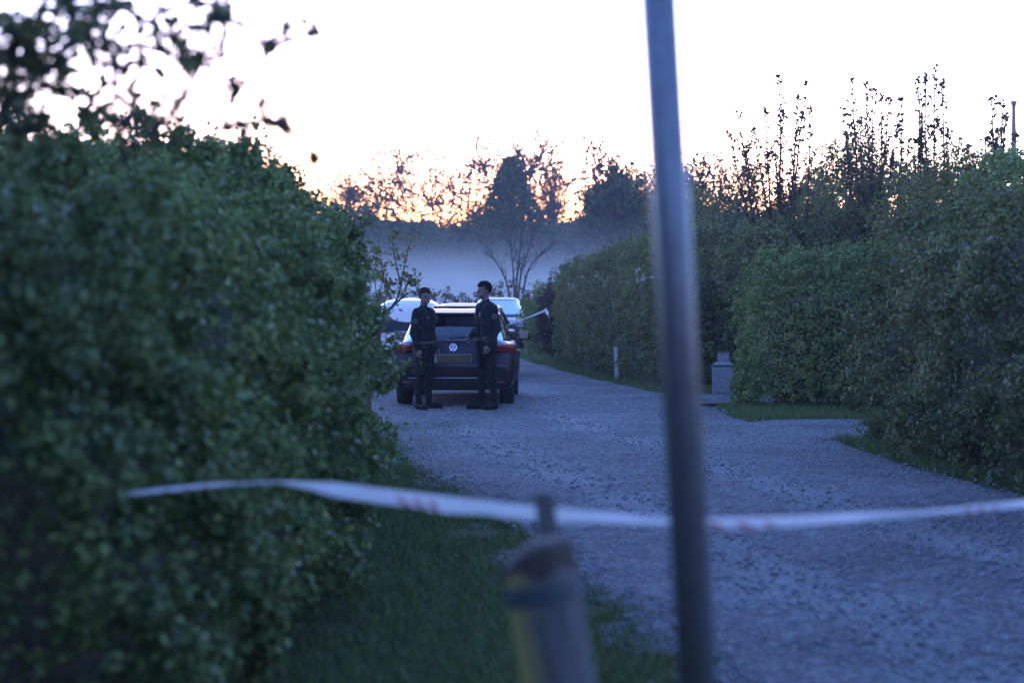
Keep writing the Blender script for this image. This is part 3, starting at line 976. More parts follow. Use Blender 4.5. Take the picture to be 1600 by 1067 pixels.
def shoots(name, d, base_px, tops, label, mat, leaf=0.062, per_m=52, seed=0, side=3, fork=0.0):
    """upright shoots from one base: each top is (px, py)"""
    rg = np.random.default_rng(seed)
    b0 = P(base_px, 460, d)
    o = empty(name, (b0.x, d, 0))
    tag(o, label, 'tree', 'upright leafy shoots above the right hedges')
    off = np.array([b0.x, d, 0])
    tb = Tubes(5)
    lp = []
    for (px, py) in tops:
        dd = d + rg.normal(0, .35)
        t = np.array(P(px, py, dd)) - off
        u = np.linspace(0, 1, 12)
        b = np.array([rg.normal(0, .05), rg.normal(0, .05), 0])
        w = (u ** 0.8)[:, None]
        pts = b + (t - b) * np.stack([w[:, 0] ** 1.25, w[:, 0] ** 1.25, u], 1)
        pts[:, :2] += np.cumsum(rg.normal(0, .018, (12, 2)), 0) * (np.sin(u * 3.14))[:, None]
        tb.add(pts, np.linspace(0.032, 0.008, 12))
        H = t[2]
        for _ in range(side):
            k = rg.uniform(.55, .85)
            p0 = np.array([np.interp(k, u, pts[:, c]) for c in range(3)])
            L = rg.uniform(.2, .5)
            p1 = p0 + np.array([rg.normal(0, .16), rg.normal(0, .16), L])
            tb.add([p0, p0 * .5 + p1 * .5 + np.array([0, 0, .0]), p1], [0.010, 0.007, 0.005])
            m = int(per_m * L * .9)
            a = rg.random(m)[:, None]
            lp.append(p0 + (p1 - p0) * a + rg.normal(0, .025, (m, 3)))
        m = int(per_m * H * 0.55)
        k = 1 - 0.62 * rg.random(m) ** 0.8
        q = np.stack([np.interp(k, u, pts[:, c]) for c in range(3)], 1)
        q += rg.normal(0, 0.035, (m, 3)) * [1, 1, .6]
        lp.append(q)
        m = 9                                             # a tuft at the tip
        lp.append(t + rg.normal(0, .03, (m, 3)) + np.array([0, 0, -.04]))
    link('trunk', tb.mesh('trunk'), M['bark'], o)
    p = np.concatenate(lp)
    c = link('crown', leaves_mesh('crown', p, rg.normal(size=p.shape), leaf * 1.35, leaf * .8, np.clip(rg.normal(.45, .25, len(p)), 0, 1), .1), mat, o)
    tag(c, kind='stuff')
    return o


shoots('shoot_tree', 34, 1222, [(1152, 172), (1140, 205), (1178, 200), (1197, 172), (1218, 116), (1224, 180), (1246, 150), (1258, 128), (1268, 165), (1210, 215), (1165, 235)], 'tree of long leaning leafy shoots above the purple tree', M['olive'], seed=71)
shoots('shoot_tree', 33, 1365, [(1318, 168), (1331, 122), (1343, 185), (1353, 128), (1364, 138), (1378, 148), (1389, 155), (1402, 195), (1409, 150), (1420, 218), (1322, 205)], 'row of upright leafy shoots above the leafy bush', M['olive'], seed=72)
shoots('shoot_tree', 30, 1455, [(1434, 122), (1446, 112), (1461, 104), (1471, 124), (1440, 175), (1480, 205), (1428, 215), (1500, 215), (1515, 225)], 'tallest pair of upright leafy shoots, right part of the skyline', M['olive'], seed=73)
shoots('shoot_tree', 27, 1552, [(1549, 152), (1568, 160), (1573, 178), (1560, 200), (1540, 215), (1588, 205)], 'leafy shoots beside the brick chimney at the right edge', M['olive'], seed=74)


# young tree beside the white van
def young_tree():
    d = 25.5
    o = empty('young_tree', tuple(P(585, 460, d).xy) + (0,))
    tag(o, 'young leafy tree leaning out from the left hedge before the white van', 'tree')
    off = np.array(o.location)
    tb = Tubes(6)
    B = lambda *pp: np.array([P(a, b, d + c) for a, b, c in pp]) - off
    lines = [([(575, 645, .1), (588, 520, 0), (603, 490, 0), (622, 470, 0), (639, 457, -.1)], .030, .010),
             ([(612, 480, 0), (622, 465, .1), (628, 440, .1), (632, 415, 0), (643, 370, -.1)], .016, .005),
             ([(626, 447, .1), (622, 425, .1), (616, 400, .1), (612, 372, 0), (622, 362, 0)], .012, .004),
             ([(604, 489, 0), (590, 476, -.1), (594, 455, -.1), (600, 430, 0), (596, 408, 0)], .014, .004),
             ([(632, 440, .1), (640, 437, 0), (648, 439, 0)], .007, .003),
             ([(600, 478, 0), (608, 450, .1), (612, 440, .2)], .008, .003),
             ([(590, 470, 0), (584, 430, .1), (588, 400, .2), (592, 385, .2)], .008, .003)]
    lp = []
    for pts, r0, r1 in lines:
        q = B(*pts)
        u = np.linspace(0, 1, len(q))
        uu = np.linspace(0, 1, 12)
        qq = np.stack([np.interp(uu, u, q[:, c]) for c in range(3)], 1)
        tb.add(qq, np.linspace(r0, r1, 12))
        k = 0.35 + .65 * RNG.random(70)
        lp.append(np.stack([np.interp(k, uu, qq[:, c]) for c in range(3)], 1) + RNG.normal(0, .045, (70, 3)))
    link('trunk', tb.mesh('trunk'), M['bark'], o)
    lp = np.concatenate(lp[1:] + [lp[0][:15]])
    tag(link('crown', leaves_mesh('crown', lp, RNG.normal(size=lp.shape), .075, .04, np.clip(RNG.normal(.6, .25, len(lp)), 0, 1), .6), M['mixed'], o), kind='stuff')


young_tree()


# the near tree whose leafy branches hang into the top left
def overhang():
    o = empty('overhanging_tree', (-2.9, 7.0, 0))
    tag(o, 'near tree whose blurred leafy branches hang over the left hedge', 'tree')
    off = np.array(o.location)
    cl = [(30, 60, 55, 44), (15, 150, 50, 30), (62, 185, 24, 9), (105, 8, 45, 22), (160, 12, 28, 11), (130, 58, 36, 12), (62, 110, 40, 18), (168, 66, 22, 5), (268, 62, 36, 12),
          (330, 36, 26, 7), (356, 12, 16, 3), (288, 97, 16, 5), (318, 92, 12, 4), (250, 116, 9, 3), (205, 145, 14, 5), (130, 142, 7, 2), (152, 172, 12, 2), (240, 186, 30, 11), (276, 168, 20, 5),
          (180, 190, 20, 5), (132, 176, 7, 2), (368, 136, 17, 6), (350, 200, 15, 4), (386, 202, 9, 2), (446, 190, 15, 5), (412, 182, 8, 1), (454, 46, 6, 2), (490, 46, 10, 4), (425, 72, 5, 2), (346, 86, 5, 1),
          (26, 206, 10, 4), (310, 4, 9, 2), (497, 246, 7, 2), (222, 95, 14, 3), (100, 90, 20, 4), (205, 20, 20, 4)]
    rg_ = np.random.default_rng(3)
    for _ in range(30):
        cl.append((float(rg_.random() ** 1.5 * 430), float(rg_.random() * 235), float(rg_.uniform(8, 22)), int(rg_.integers(1, 4))))
    root = [np.array([-2.9, 7.0, 2.5]), np.array([-2.2, 6.6, 2.7])]
    nodes = list(root)
    tb = Tubes(6)
    tb.add(np.array([[-2.9, 7.0, -.1], [-2.95, 7.0, 1.5], [-2.9, 7.0, 2.5], [-2.7, 6.9, 3.6]]) - off, [.13, .11, .085, .05])
    tb.add(np.array([root[0], (root[0] + root[1]) / 2 + [0, 0, .05], root[1]]) - off, [.05, .04, .03])
    link('trunk', tb.mesh('trunk'), M['bark'], o)
    tw = Tubes(5)
    items = []
    for (px, py, r, k) in cl:
        d = 5.7 + 0.7 * RNG.random()
        items.append((np.array(P(px, py, d)), r / FPX * d, k))
    items.sort(key=lambda e: np.linalg.norm(e[0] - root[1]))
    lf = []
    for p, r, k in items:
        q = min(nodes, key=lambda a: np.linalg.norm(a - p) + 0.3 * max(0, a[0] - p[0]))
        L = np.linalg.norm(p - q)
        m = (p + q) / 2 + RNG.normal(0, .05 * L, 3) + np.array([0, 0, .08 * L])
        u = np.linspace(0, 1, 7)[:, None]
        cv = q * (1 - u) ** 2 + 2 * m * u * (1 - u) + p * u ** 2
        tw.add(cv - off, np.linspace(0.012, 0.006, 7))
        nodes += [cv[3], p]
        for _ in range(int(k * 3.6)):
            c = p + np.clip(RNG.normal(0, .65, 3), -1.5, 1.5) * r
            lf.append(c)
            tw.add(np.array([p, (p + c) / 2 + [0, 0, .01], c]) - off, [.003, .002, .0015])
    cr = link('crown', tw.mesh('crown'), M['bark'], o)
    # lobed leaf blades, each one an object
    meshes = []
    for v in range(4):
        rg = np.random.default_rng(v)
        out = [(0, 0), (.20, .12), (.46, .20), (.30, .42), (.52, .62), (.24, .68), (0, 1.0), (-.24, .68), (-.52, .62), (-.30, .42), (-.46, .20), (-.20, .12)]
        vs = [(x * .9 * (1 + rg.normal(0, .08)), y, -0.35 * abs(x) - 0.18 * y * y * (v % 2) + rg.normal(0, .02)) for x, y in out]
        vs.append((0, .45, 0.02))
        fs = [(i, (i + 1) % 12, 12) for i in range(12)]
        me = mesh_pd('leaf', np.array(vs) * 0.040, fs)
        a = me.attributes.new('tint', 'FLOAT', 'POINT')
        a.data.foreach_set('value', np.full(13, .35 + .12 * v, np.float32))
        me.materials.append(M['mixed'])
        meshes.append(me)
    order = list(range(len(lf)))
    random.shuffle(order)
    if len(lf) > 290:                                     # past three hundred the rest is one mesh
        rest = np.array([lf[i] for i in order[290:]]) - off
        tag(link('small_leaves', leaves_mesh('small_leaves', rest, RNG.normal(size=rest.shape), .042, .030, np.full(len(rest), .4), .4), M['mixed'], cr), kind='stuff')
    lf = [lf[i] for i in order[:290]]
    for i, c in enumerate(lf):
        l = bpy.data.objects.new('leaf', meshes[i % 4])
        C.objects.link(l)
        l.parent = cr
        l.location = Vector(c - off)
        l.rotation_euler = (random.gauss(-1.1, .7), random.gauss(0, .6), random.uniform(0, 6.28))
        s = random.uniform(.75, 1.3)
        l.scale = (s, s, s)


overhang()


# ------------------------------------------------------------------ cars
def superring(W, yr, yf, z, n=72, e=5.0):
    t = np.arange(n) / n * 2 * math.pi
    c, s = np.cos(t), np.sin(t)
    x = W * np.sign(c) * np.abs(c) ** (2 / e)
    y = (yr + yf) / 2 + (yf - yr) / 2 * np.sign(s) * np.abs(s) ** (2 / e)
    return np.stack([x, y, np.full(n, z)], 1)


def wheel_meshes(r=0.315, w=0.21):
    bm = bmesh.new()
    pr = [(r * .66, -w / 2), (r * .93, -w / 2), (r, -w * .36), (r, w * .36), (r * .93, w / 2), (r * .66, w / 2)]
    n = 36
    vs = [[bm.verts.new((x, math.cos(i / n * 6.2832) * q, math.sin(i / n * 6.2832) * q)) for q, x in pr] for i in range(n)]
    for i in range(n):
        for j in range(len(pr) - 1):
            bm.faces.new((vs[i][j], vs[i][j + 1], vs[(i + 1) % n][j + 1], vs[(i + 1) % n][j]))
    tyre = from_bm('tyre', bm, True)
    bm = bmesh.new()
    bmesh.ops.create_cone(bm, cap_ends=True, segments=36, radius1=r * .67, radius2=r * .67, depth=w * .55, matrix=Matrix.Rotation(R(90), 4, 'Y'))
    for k in range(5):
        m = Matrix.Rotation(k * 2 * math.pi / 5, 4, 'X')
        bm_box(bm, m @ Vector((w * .33, 0, r * .36)), (w * .16, r * .16, r * .6), m)
        bm_box(bm, m @ Vector((-w * .33, 0, r * .36)), (w * .16, r * .16, r * .6), m)
    rim = from_bm('rim', bm)
    return tyre, rim


TYRE, RIM = wheel_meshes()
for me_, mm_ in ((TYRE, 'tyre'), (RIM, 'rim')):
    me_.materials.append(M[mm_])


def lofted(name, stations, sub=2):
    """stations: (y, half width, z bottom, z top) -> closed smooth body"""
    fx = np.array([0, .70, .92, .99, 1.0, .998, .975, .90, .6, 0])
    fz = np.array([0, 0, .035, .16, .42, .64, .86, .965, .995, 1.0])
    k = len(fx)
    V = []
    for (y, w, zb, zt) in stations:
        half = [(w * a, y, zb + (zt - zb) * b) for a, b in zip(fx, fz)]
        V += half + [(-p[0], p[1], p[2]) for p in half[-2:0:-1]]
    kk = 2 * k - 2
    F = [tuple(q) for q in grid_faces(len(stations), kk, True)]
    F.append(tuple(range(kk)))
    F.append(tuple(reversed([(len(stations) - 1) * kk + i for i in range(kk)])))
    me = mesh_pd(name, V, F, True)
    o = bpy.data.objects.new(name, me)
    C.objects.link(o)
    md = o.modifiers.new('s', 'SUBSURF')
    md.levels = md.render_levels = sub
    return o


def cut_arches(o, name, ys, r, half):
    cs_ = []
    for y in ys:
        for s in (-1, 1):
            bm = bmesh.new()
            bmesh.ops.create_cone(bm, cap_ends=True, segments=32, radius1=r, radius2=r, depth=0.42, matrix=Matrix.Translation((s * (half - .06), y, r * .86)) @ Matrix.Rotation(R(90), 4, 'Y'))
            c = bpy.data.objects.new('cutter', from_bm('cutter', bm))
            C.objects.link(c)
            md = o.modifiers.new('b', 'BOOLEAN')
            md.object = c
            md.operation = 'DIFFERENCE'
            cs_.append(c)
    me = ev_copy(o, name)
    for c in cs_:
        d = c.data
        bpy.data.objects.remove(c)
        bpy.data.meshes.remove(d)
    return me


def make_car(name, loc, rz, paint, label, group, H=1.46, emblem=True, plate=True, roofrail=False):
    o = empty(name, loc, rz)
    tag(o, label, 'car', group)
    k = H / 1.46
    st = [(0.0, .66, .36, .60), (.015, .76, .27, .66), (.05, .82, .25, .70), (.085, .85, .245, .82), (.12, .87, .24, .93), (.17, .885, .24, .975), (.30, .895, .235, 1.0), (.7, .90, .23, 1.0),
          (1.5, .90, .22, .985), (2.6, .90, .22, .965), (3.1, .895, .22, .955), (3.5, .88, .18, .91), (3.95, .84, .19, .82), (4.15, .78, .20, .74), (4.24, .68, .26, .64), (4.26, .55, .32, .56)]
    st = [(y, w, zb, zb + (zt - zb) * k) for y, w, zb, zt in st]
    me = cut_arches(lofted('body', st, 2), 'body', (0.74, 3.36), 0.36, 0.90)
    body = link('body', me, paint, o)
    me.polygons.foreach_set('use_smooth', [True] * len(me.polygons))
    # cabin: one smooth shell split into roof and panes
    zs = [.95, .985, 1.02, 1.10, 1.18, 1.26, 1.33, 1.365, 1.395, 1.42, 1.438, 1.45, 1.458, 1.46]
    zk = [.95, 1.0, 1.36, 1.395, 1.42, 1.438, 1.45, 1.458, 1.46]
    rings = []
    for z in zs:
        W = np.interp(z, zk, [.80, .79, .635, .61, .57, .52, .46, .36, .2])
        yr = np.interp(z, zk, [.20, .23, .52, .57, .66, .80, .98, 1.2, 1.5])
        yf = np.interp(z, zk, [3.28, 3.16, 2.34, 2.24, 2.14, 2.04, 1.94, 1.84, 1.7])
        rings.append(superring(W, yr, yf, z * k))
    n = 72
    V = np.concatenate(rings)
    F = grid_faces(len(zs), n, True)
    cx = V[F].mean(1)
    groups = {'roof': [], 'rear_window': [], 'windscreen': [], 'side_window': [], 'side_window_b': []}
    for q, c in zip(F, cx):
        z = c[2] / k
        Wz = np.interp(z, zk, [.80, .79, .635, .61, .57, .52, .46, .36, .2])
        mid = (c[1] > .95 - .35 * (z < 1.2)) and (c[1] < 2.9 - (z - 1.0) * 1.9) and not (1.62 < c[1] < 1.72)
        g = 'roof'
        if 1.0 < z < 1.37:
            if abs(c[0]) < Wz * .90 and c[1] < 1.2:
                g = 'rear_window'
            elif abs(c[0]) < Wz * .92 and c[1] > 2.2:
                g = 'windscreen'
            elif abs(c[0]) > Wz * .93 and mid:
                g = 'side_window' if c[0] > 0 else 'side_window_b'
        groups[g].append(q)
    for g, fs in groups.items():
        if not fs:
            continue
        fs = np.array(fs)
        used, inv = np.unique(fs, return_inverse=True)
        fl = [tuple(a) for a in inv.reshape(fs.shape)]
        vv = [tuple(a) for a in V[used]]
        if g == 'roof':
            top = [int(np.searchsorted(used, (len(zs) - 1) * n + i)) for i in range(n)]
            fl.append(tuple(top))
        me = mesh_pd(g.replace('_b', ''), vv, fl, True)
        link(g.replace('_b', ''), me, paint if g == 'roof' else (M['screen'] if g == 'windscreen' else M['glass']), o)
    # spoiler over the tailgate
    bm = bmesh.new()
    bm_box(bm, (0, .47, 1.395 * k), (1.22, .24, .045))
    for v in bm.verts:
        if v.co.y < .45:
            v.co.x *= .95
            v.co.z -= .012
    link('spoiler', from_bm('spoiler', bm, True, .018, 3), paint, o)
    link('rear_bumper', box_mesh('rear_bumper', (0, .035, .335), (1.46, .12, .17), .05, None, True, 3), M['trim'], o)
    link('bumper_strip', box_mesh('bumper_strip', (0, -.032, .425), (1.30, .012, .012), .004), M['chrome'], o)
    for s in (-1, 1):
        b = bmesh.new()
        bm_box(b, (s * .745, .115, .865 * k), (.30, .10, .155), Matrix.Rotation(R(s * 24), 4, 'Z'))
        for v in b.verts:
            if v.co.z < .86 * k and abs(v.co.x) < .7:
                v.co.z += .04
        t = link('taillight', from_bm('taillight', b, True, .03, 3), M['red_lens'], o)
        link('lens_insert', box_mesh('lens_insert', (s * .70, .075, .845 * k), (.10, .04, .035), .01, Matrix.Rotation(R(s * 20), 4, 'Z')), M['clear_lens'], t)
        b = bmesh.new()
        bm_box(b, (s * .72, 4.12, .66 * k), (.30, .16, .13), Matrix.Rotation(R(-s * 28), 4, 'Z'))
        link('headlight', from_bm('headlight', b, True, .03, 3), M['clear_lens'], o)
        b = bmesh.new()
        bm_box(b, (s * .97, 2.62, 1.01 * k), (.17, .11, .13))
        m_ = link('mirror', from_bm('mirror', b, True, .035, 3), paint, o)
        link('mirror_glass', box_mesh('mirror_glass', (s * .97, 2.562, 1.01 * k), (.13, .006, .095), .002), M['chrome'], m_)
        link('door_handle', box_mesh('door_handle', (s * .893, 1.55, .80 * k), (.03, .17, .025), .008), paint, o)
        for y in (.74, 3.36):
            w = empty('wheel', (s * .755, y, .315))
            w.parent = o
            for nm, me in (('tyre', TYRE), ('rim', RIM)):
                c = bpy.data.objects.new(nm, me)
                C.objects.link(c)
                c.parent = w
        seat = link('seat', box_mesh('seat', (s * .36, 2.0, .82), (.46, .14, .62), .05, Matrix.Rotation(R(-14), 4, 'X'), True, 3), M['seat'], o)
        link('headrest', box_mesh('headrest', (s * .36, 1.92, 1.19), (.26, .09, .15), .04, None, True, 3), M['seat'], seat)
    bench = link('seat', box_mesh('rear_seat', (0, 1.0, .80), (1.22, .14, .52), .05, Matrix.Rotation(R(-14), 4, 'X'), True, 3), M['seat'], o)
    for s in (-1, 1):
        link('headrest', box_mesh('headrest', (s * .36, .94, 1.10), (.24, .08, .12), .04, None, True, 3), M['seat'], bench)
    link('rear_wiper', box_mesh('rear_wiper', (.12, .20, 1.035 * k), (.36, .02, .018), .006, Matrix.Rotation(R(-6), 4, 'Y')), M['trim'], o)
    if plate:
        pl = link('number_plate', box_mesh('number_plate', (0, .028, .70), (.53, .02, .125), .006), M['plate_white'], o)
        pl.rotation_euler = (0, 0, 0)
        link('plate_face', box_mesh('plate_face', (.012, .015, .700), (.495, .008, .116), .003), M['plate'], pl)
        link('reflector', box_mesh('reflector', (-.66, -.012, .36), (.14, .03, .03), .01), M['red_lens'], o)
        link('reflector', box_mesh('reflector', (.66, -.012, .36), (.14, .03, .03), .01), M['red_lens'], o)
    if emblem:
        cz, cy, rr = .862, .055, .056
        bm = bmesh.new()
        n = 32
        ri, ro = rr * .84, rr
        vv = []
        for i in range(n):
            a = i / n * 6.2832
            vv.append([bm.verts.new((math.cos(a) * q, y, math.sin(a) * q)) for q, y in ((ri, 0), (ro, 0), (ro, .012), (ri, .012))])
        for i in range(n):
            for j in range(4):
                bm.faces.new((vv[i][j], vv[i][(j + 1) % 4], vv[(i + 1) % n][(j + 1) % 4], vv[(i + 1) % n][j]))

        def bar(x0, z0, x1, z1, w=.0125):
            dx, dz = (x1 - x0) * rr, (z1 - z0) * rr
            L = math.hypot(dx, dz)
            bm_box(bm, ((x0 + x1) / 2 * rr, .006, (z0 + z1) / 2 * rr), (L, .010, w), Matrix.Rotation(-math.atan2(dz, dx), 4, 'Y'))
        for s in (-1, 1):
            bar(s * .36, .82, s * .02, .06)                # upper letter
            bar(s * .80, .40, s * .40, -.76)               # lower letter, outer strokes
            bar(s * .40, -.76, s * .03, -.06)              # lower letter, inner strokes
        e = link('emblem', from_bm('emblem', bm), M['chrome'], o)
        e.location = (0, cy, cz)
        e.rotation_euler = (R(-14), 0, 0)
    link('exhaust_pipe', from_bm('exhaust_pipe', _pipe((-.52, .10, .235)), True), M['chrome'], o)
    return o


def _pipe(c):
    bm = bmesh.new()
    bmesh.ops.create_cone(bm, cap_ends=False, segments=16, radius1=.03, radius2=.03, depth=.2, matrix=Matrix.Translation(c) @ Matrix.Rotation(R(90), 4, 'X'))
    return bm


CARS = 'cars parked along the gravel road'
make_car('hatchback_car', (P(708, 460, 27.6).x, 27.55, 0.022), R(-1.5), M['aubergine'], 'dark aubergine hatchback seen from behind with the two officers', CARS, H=1.415)
make_car('dark_car', (-0.93, 36.0, 0.022), R(-3), M['black_paint'], 'black car parked directly ahead of the aubergine hatchback, only its corner showing', CARS, emblem=False)
c_ = make_car('far_car', (P(782, 460, 57).x, 61.0, 0.022), R(178), M['dark_paint'], 'far dark car facing the camera with a bluish windscreen', CARS, H=1.53, emblem=False, plate=False)


def make_van():
    o = empty('white_van', (P(640, 460, 41).x, 41.0, 0.0), R(2))
    tag(o, 'white van with rounded roof parked beyond the young tree', 'van', CARS)
    st = [(0.0, .58, .36, 1.40), (.02, .68, .28, 1.48), (.08, .76, .24, 1.525), (.3, .79, .22, 1.56), (1.2, .80, .2, 1.575), (2.2, .80, .2, 1.56), (2.9, .79, .2, 1.35), (3.3, .78, .2, 1.02), (3.8, .74, .22, .90), (4.1, .62, .3, .74)]
    st2 = []
    fx = np.array([0, .80, .96, 1.0, 1.0, 1.0, .97, .90, .78, .55, .28, 0])
    fz = np.array([0, 0, .04, .12, .35, .56, .70, .83, .92, .975, .995, 1.0])
    k = len(fx)
    V = []
    for (y, w, zb, zt) in st:
        half = [(w * a, y, zb + (zt - zb) * b) for a, b in zip(fx, fz)]
        V += half + [(-p[0], p[1], p[2]) for p in half[-2:0:-1]]
    kk = 2 * k - 2
    F = [tuple(q) for q in grid_faces(len(st), kk, True)]
    F.append(tuple(range(kk)))
    F.append(tuple(reversed([(len(st) - 1) * kk + i for i in range(kk)])))
    b = bpy.data.objects.new('body', mesh_pd('body', V, F, True))
    C.objects.link(b)
    md = b.modifiers.new('s', 'SUBSURF')
    md.levels = md.render_levels = 2
    me = cut_arches(b, 'body', (.7, 3.2), .36, .80)
    me.polygons.foreach_set('use_smooth', [True] * len(me.polygons))
    link('body', me, M['white_paint'], o)
    bm = bmesh.new()
    bm_box(bm, (0, .045, 1.04), (1.34, .10, .44))
    for v in bm.verts:
        if v.co.z > 1.04:
            v.co.x *= .90
            v.co.y += .012
    link('rear_window', from_bm('rear_window', bm, True, .035, 3), M['dark_glass'], o)
    for s in (-1, 1):
        link('side_window', box_mesh('side_window', (s * .777, 1.5, 1.02), (.05, 1.5, .30), .02), M['dark_glass'], o)
        link('taillight', box_mesh('taillight', (s * .665, .03, .72), (.10, .10, .34), .025, None, True, 3), M['red_lens'], o)
        m_ = link('mirror', box_mesh('mirror', (s * .90, 2.7, .98), (.16, .10, .18), .035, None, True, 3), M['white_paint'], o)
        for y in (.7, 3.2):
            w = empty('wheel', (s * .68, y, .315))
            w.parent = o
            for nm, me in (('tyre', TYRE), ('rim', RIM)):
                c = bpy.data.objects.new(nm, me)
                C.objects.link(c)
                c.parent = w
    link('rear_bumper', box_mesh('rear_bumper', (0, .02, .40), (1.36, .14, .16), .04, None, True, 3), M['trim'], o)
    return o


M['dark_glass'] = plain('dark_window', (0.02, 0.03, 0.05), 0.08, 0.0, 0.8, coat=0.5)
make_van()


# ------------------------------------------------------------------ people
def capsule(bm, p0, r0, p1, r1, seg=12):
    p0, p1 = Vector(p0), Vector(p1)
    n = max(2, int((p1 - p0).length / (0.35 * max(.008, min(r0, r1)))) + 1)
    n = min(n, 14)
    for i in range(n):                                    # chain of overlapping balls, fused afterwards
        u = i / (n - 1)
        bmesh.ops.create_icosphere(bm, subdivisions=2, radius=r0 + (r1 - r0) * u, matrix=Matrix.Translation(p0.lerp(p1, u)))


def person(name, loc, rz, label, hair, J, look=0.0, height=1.8, hair_long=False):
    """J: joint dict in metres for a 1.80 m figure facing -Y; one fused body surface"""
    o = empty(name, loc, rz)
    tag(o, label, 'person', 'officers standing behind the dark car')
    k = height / 1.80
    o.scale = (k, k, k)
    caps = []                                             # (p0, r0, p1, r1, tag, (sx,sy,sz) ignored)

    def cp(p0, r0, p1, r1, t):
        caps.append((np.array(p0, float), r0, np.array(p1, float), r1, t))
    hips, chest, neck, head = J['hips'], J['chest'], J['neck'], J['head']
    hx, hy, hz = hips
    # torso under a padded jacket
    for s in (-1, 1):
        cp((hx + s * .075, hy, hz - .03), .105, (chest[0] + s * .085, chest[1], chest[2] - .12), .118, 'jacket')
        cp((chest[0] + s * .085, chest[1], chest[2] - .12), .120, (chest[0] + s * .10, chest[1] + .005, chest[2] + .06), .112, 'jacket')
        cp((chest[0] + s * .10, chest[1] + .01, chest[2] + .07), .10, (neck[0] + s * .03, neck[1] + .01, neck[2] - .03), .070, 'jacket')
        cp((hx + s * .085, hy, hz - .06), .112, (hx + s * .08, hy, hz + .05), .110, 'jacket')
    cp((neck[0], neck[1] + .005, neck[2] - .05), .068, (neck[0], neck[1] + .002, neck[2] + .015), .064, 'jacket')
    cp((neck[0], neck[1], neck[2]), .056, (head[0], head[1] + .015, head[2] - .04), .056, 'skin')
    for s, a in ((-1, 'R'), (1, 'L')):
        sh, el, wr = J['sh' + a], J['el' + a], J['wr' + a]
        cp(sh, .074, el, .056, 'jacket')
        cp(el, .057, wr, .041, 'jacket')
        kn, an = J['kn' + a], J['an' + a]
        hp = (hx + s * .09, hy, hz - .06)
        cp(hp, .105, kn, .068, 'trousers')
        cp(kn, .070, (an[0], an[1], an[2] + .12), .056, 'trousers')
        cp((an[0], an[1], an[2] + .14), .056, (an[0], an[1], .075), .050, 'boot')
        f = J['ft' + a]
        cp((an[0], an[1] + .02, .05), .048, (an[0] + f[0] * .19, an[1] + f[1] * .19, .040), .040, 'boot')
        # hand: palm, four fingers, thumb
        wv = Vector(wr)
        dv = (wv - Vector(el)).normalized()
        pal = Vector(J.get('pa' + a, (s * -1, 0, 0)))      # direction the palm faces
        pal = (pal - pal.dot(dv) * dv).normalized()
        sd = dv.cross(pal).normalized()
        if sd.dot(Vector((0, -1, 0))) < 0:
            sd = -sd                                       # thumb side points forward
        pc = wv + dv * .075
        for q in (-1, 0, 1):
            cp(wv + dv * .01 + sd * .014 * q, .019, pc + sd * .026 * q, .0165, 'skin')
        for fi, (q, L) in enumerate(((1.5, .070), (.5, .080), (-.5, .074), (-1.5, .058))):
            b = pc + sd * .021 * q + dv * .008
            m1 = b + dv * L * .5 + pal * .010
            m2 = m1 + dv * L * .36 + pal * .026
            cp(b, .0098, m1, .0092, 'skin')
            cp(m1, .0092, m2, .0080, 'skin')
        tb_ = wv + dv * .03 + sd * .028
        t1 = tb_ + sd * .026 + dv * .030 + pal * .012
        cp(tb_, .0135, t1, .0115, 'skin')
        cp(t1, .0112, t1 + dv * .032 + pal * .014, .0095, 'skin')
    # head
    hd = Vector(head)
    ca, sa = math.cos(look), math.sin(look)

    def hp_(x, y, z):                                      # head local, face to -Y, turned by look
        return hd + Vector((x * ca - y * sa, x * sa + y * ca, z))
    for (p0, r0, p1, r1) in (((0, .025, .050), .084, (0, -.012, .048), .078), ((0, -.02, .0), .070, (0, -.012, -.045), .058), ((0, -.045, -.060), .036, (0, -.062, -.082), .026),
                             ((-.03, -.045, -.045), .034, (.03, -.045, -.045), .034), ((-.028, -.076, .035), .017, (.028, -.076, .035), .017), ((0, -.086, .020), .011, (0, -.104, -.016), .013),
                             ((-.018, -.082, -.048), .010, (.018, -.082, -.048), .010), ((.076, .012, .020), .016, (.078, .014, -.012), .012), ((-.076, .012, .020), .016, (-.078, .014, -.012), .012)):
        cp(hp_(*p0), r0, hp_(*p1), r1, 'skin')
    bm = bmesh.new()
    for c in caps:
        capsule(bm, c[0], c[1], c[2], c[3])
    me = bpy.data.meshes.new('raw')
    bm.to_mesh(me)
    bm.free()
    ob = bpy.data.objects.new('raw', me)
    C.objects.link(ob)
    md = ob.modifiers.new('r', 'REMESH')
    md.mode = 'VOXEL'
    md.voxel_size = 0.0068
    sm = ob.modifiers.new('sm', 'SMOOTH')
    sm.factor = .5
    sm.iterations = 3
    me = ev_copy(ob, 'body')
    nv = len(me.vertices)
    co = np.empty(nv * 3, np.float32)
    me.vertices.foreach_get('co', co)
    co = co.reshape(-1, 3).astype(float)
    best, bi = np.full(nv, 1e9), np.zeros(nv, int)
    for i, (a, ra, b, rb, t) in enumerate(caps):
        ab = b - a
        u = np.clip(((co - a) @ ab) / (ab @ ab + 1e-9), 0, 1)
        dd = np.linalg.norm(co - a - u[:, None] * ab, axis=1) - (ra + (rb - ra) * u)
        w = dd < best
        best[w], bi[w] = dd[w], i
    tags = ['skin', 'jacket', 'trousers', 'boot']
    vt = np.array([tags.index(caps[i][4]) for i in range(len(caps))])[bi]
    # jacket ends in a hem below the hips
    hem = hz - .10
    hand = (vt == 0)
    torso = np.abs(co[:, 0] - hx) < .30
    vt[(vt == 2) & (co[:, 2] > hem)] = 1
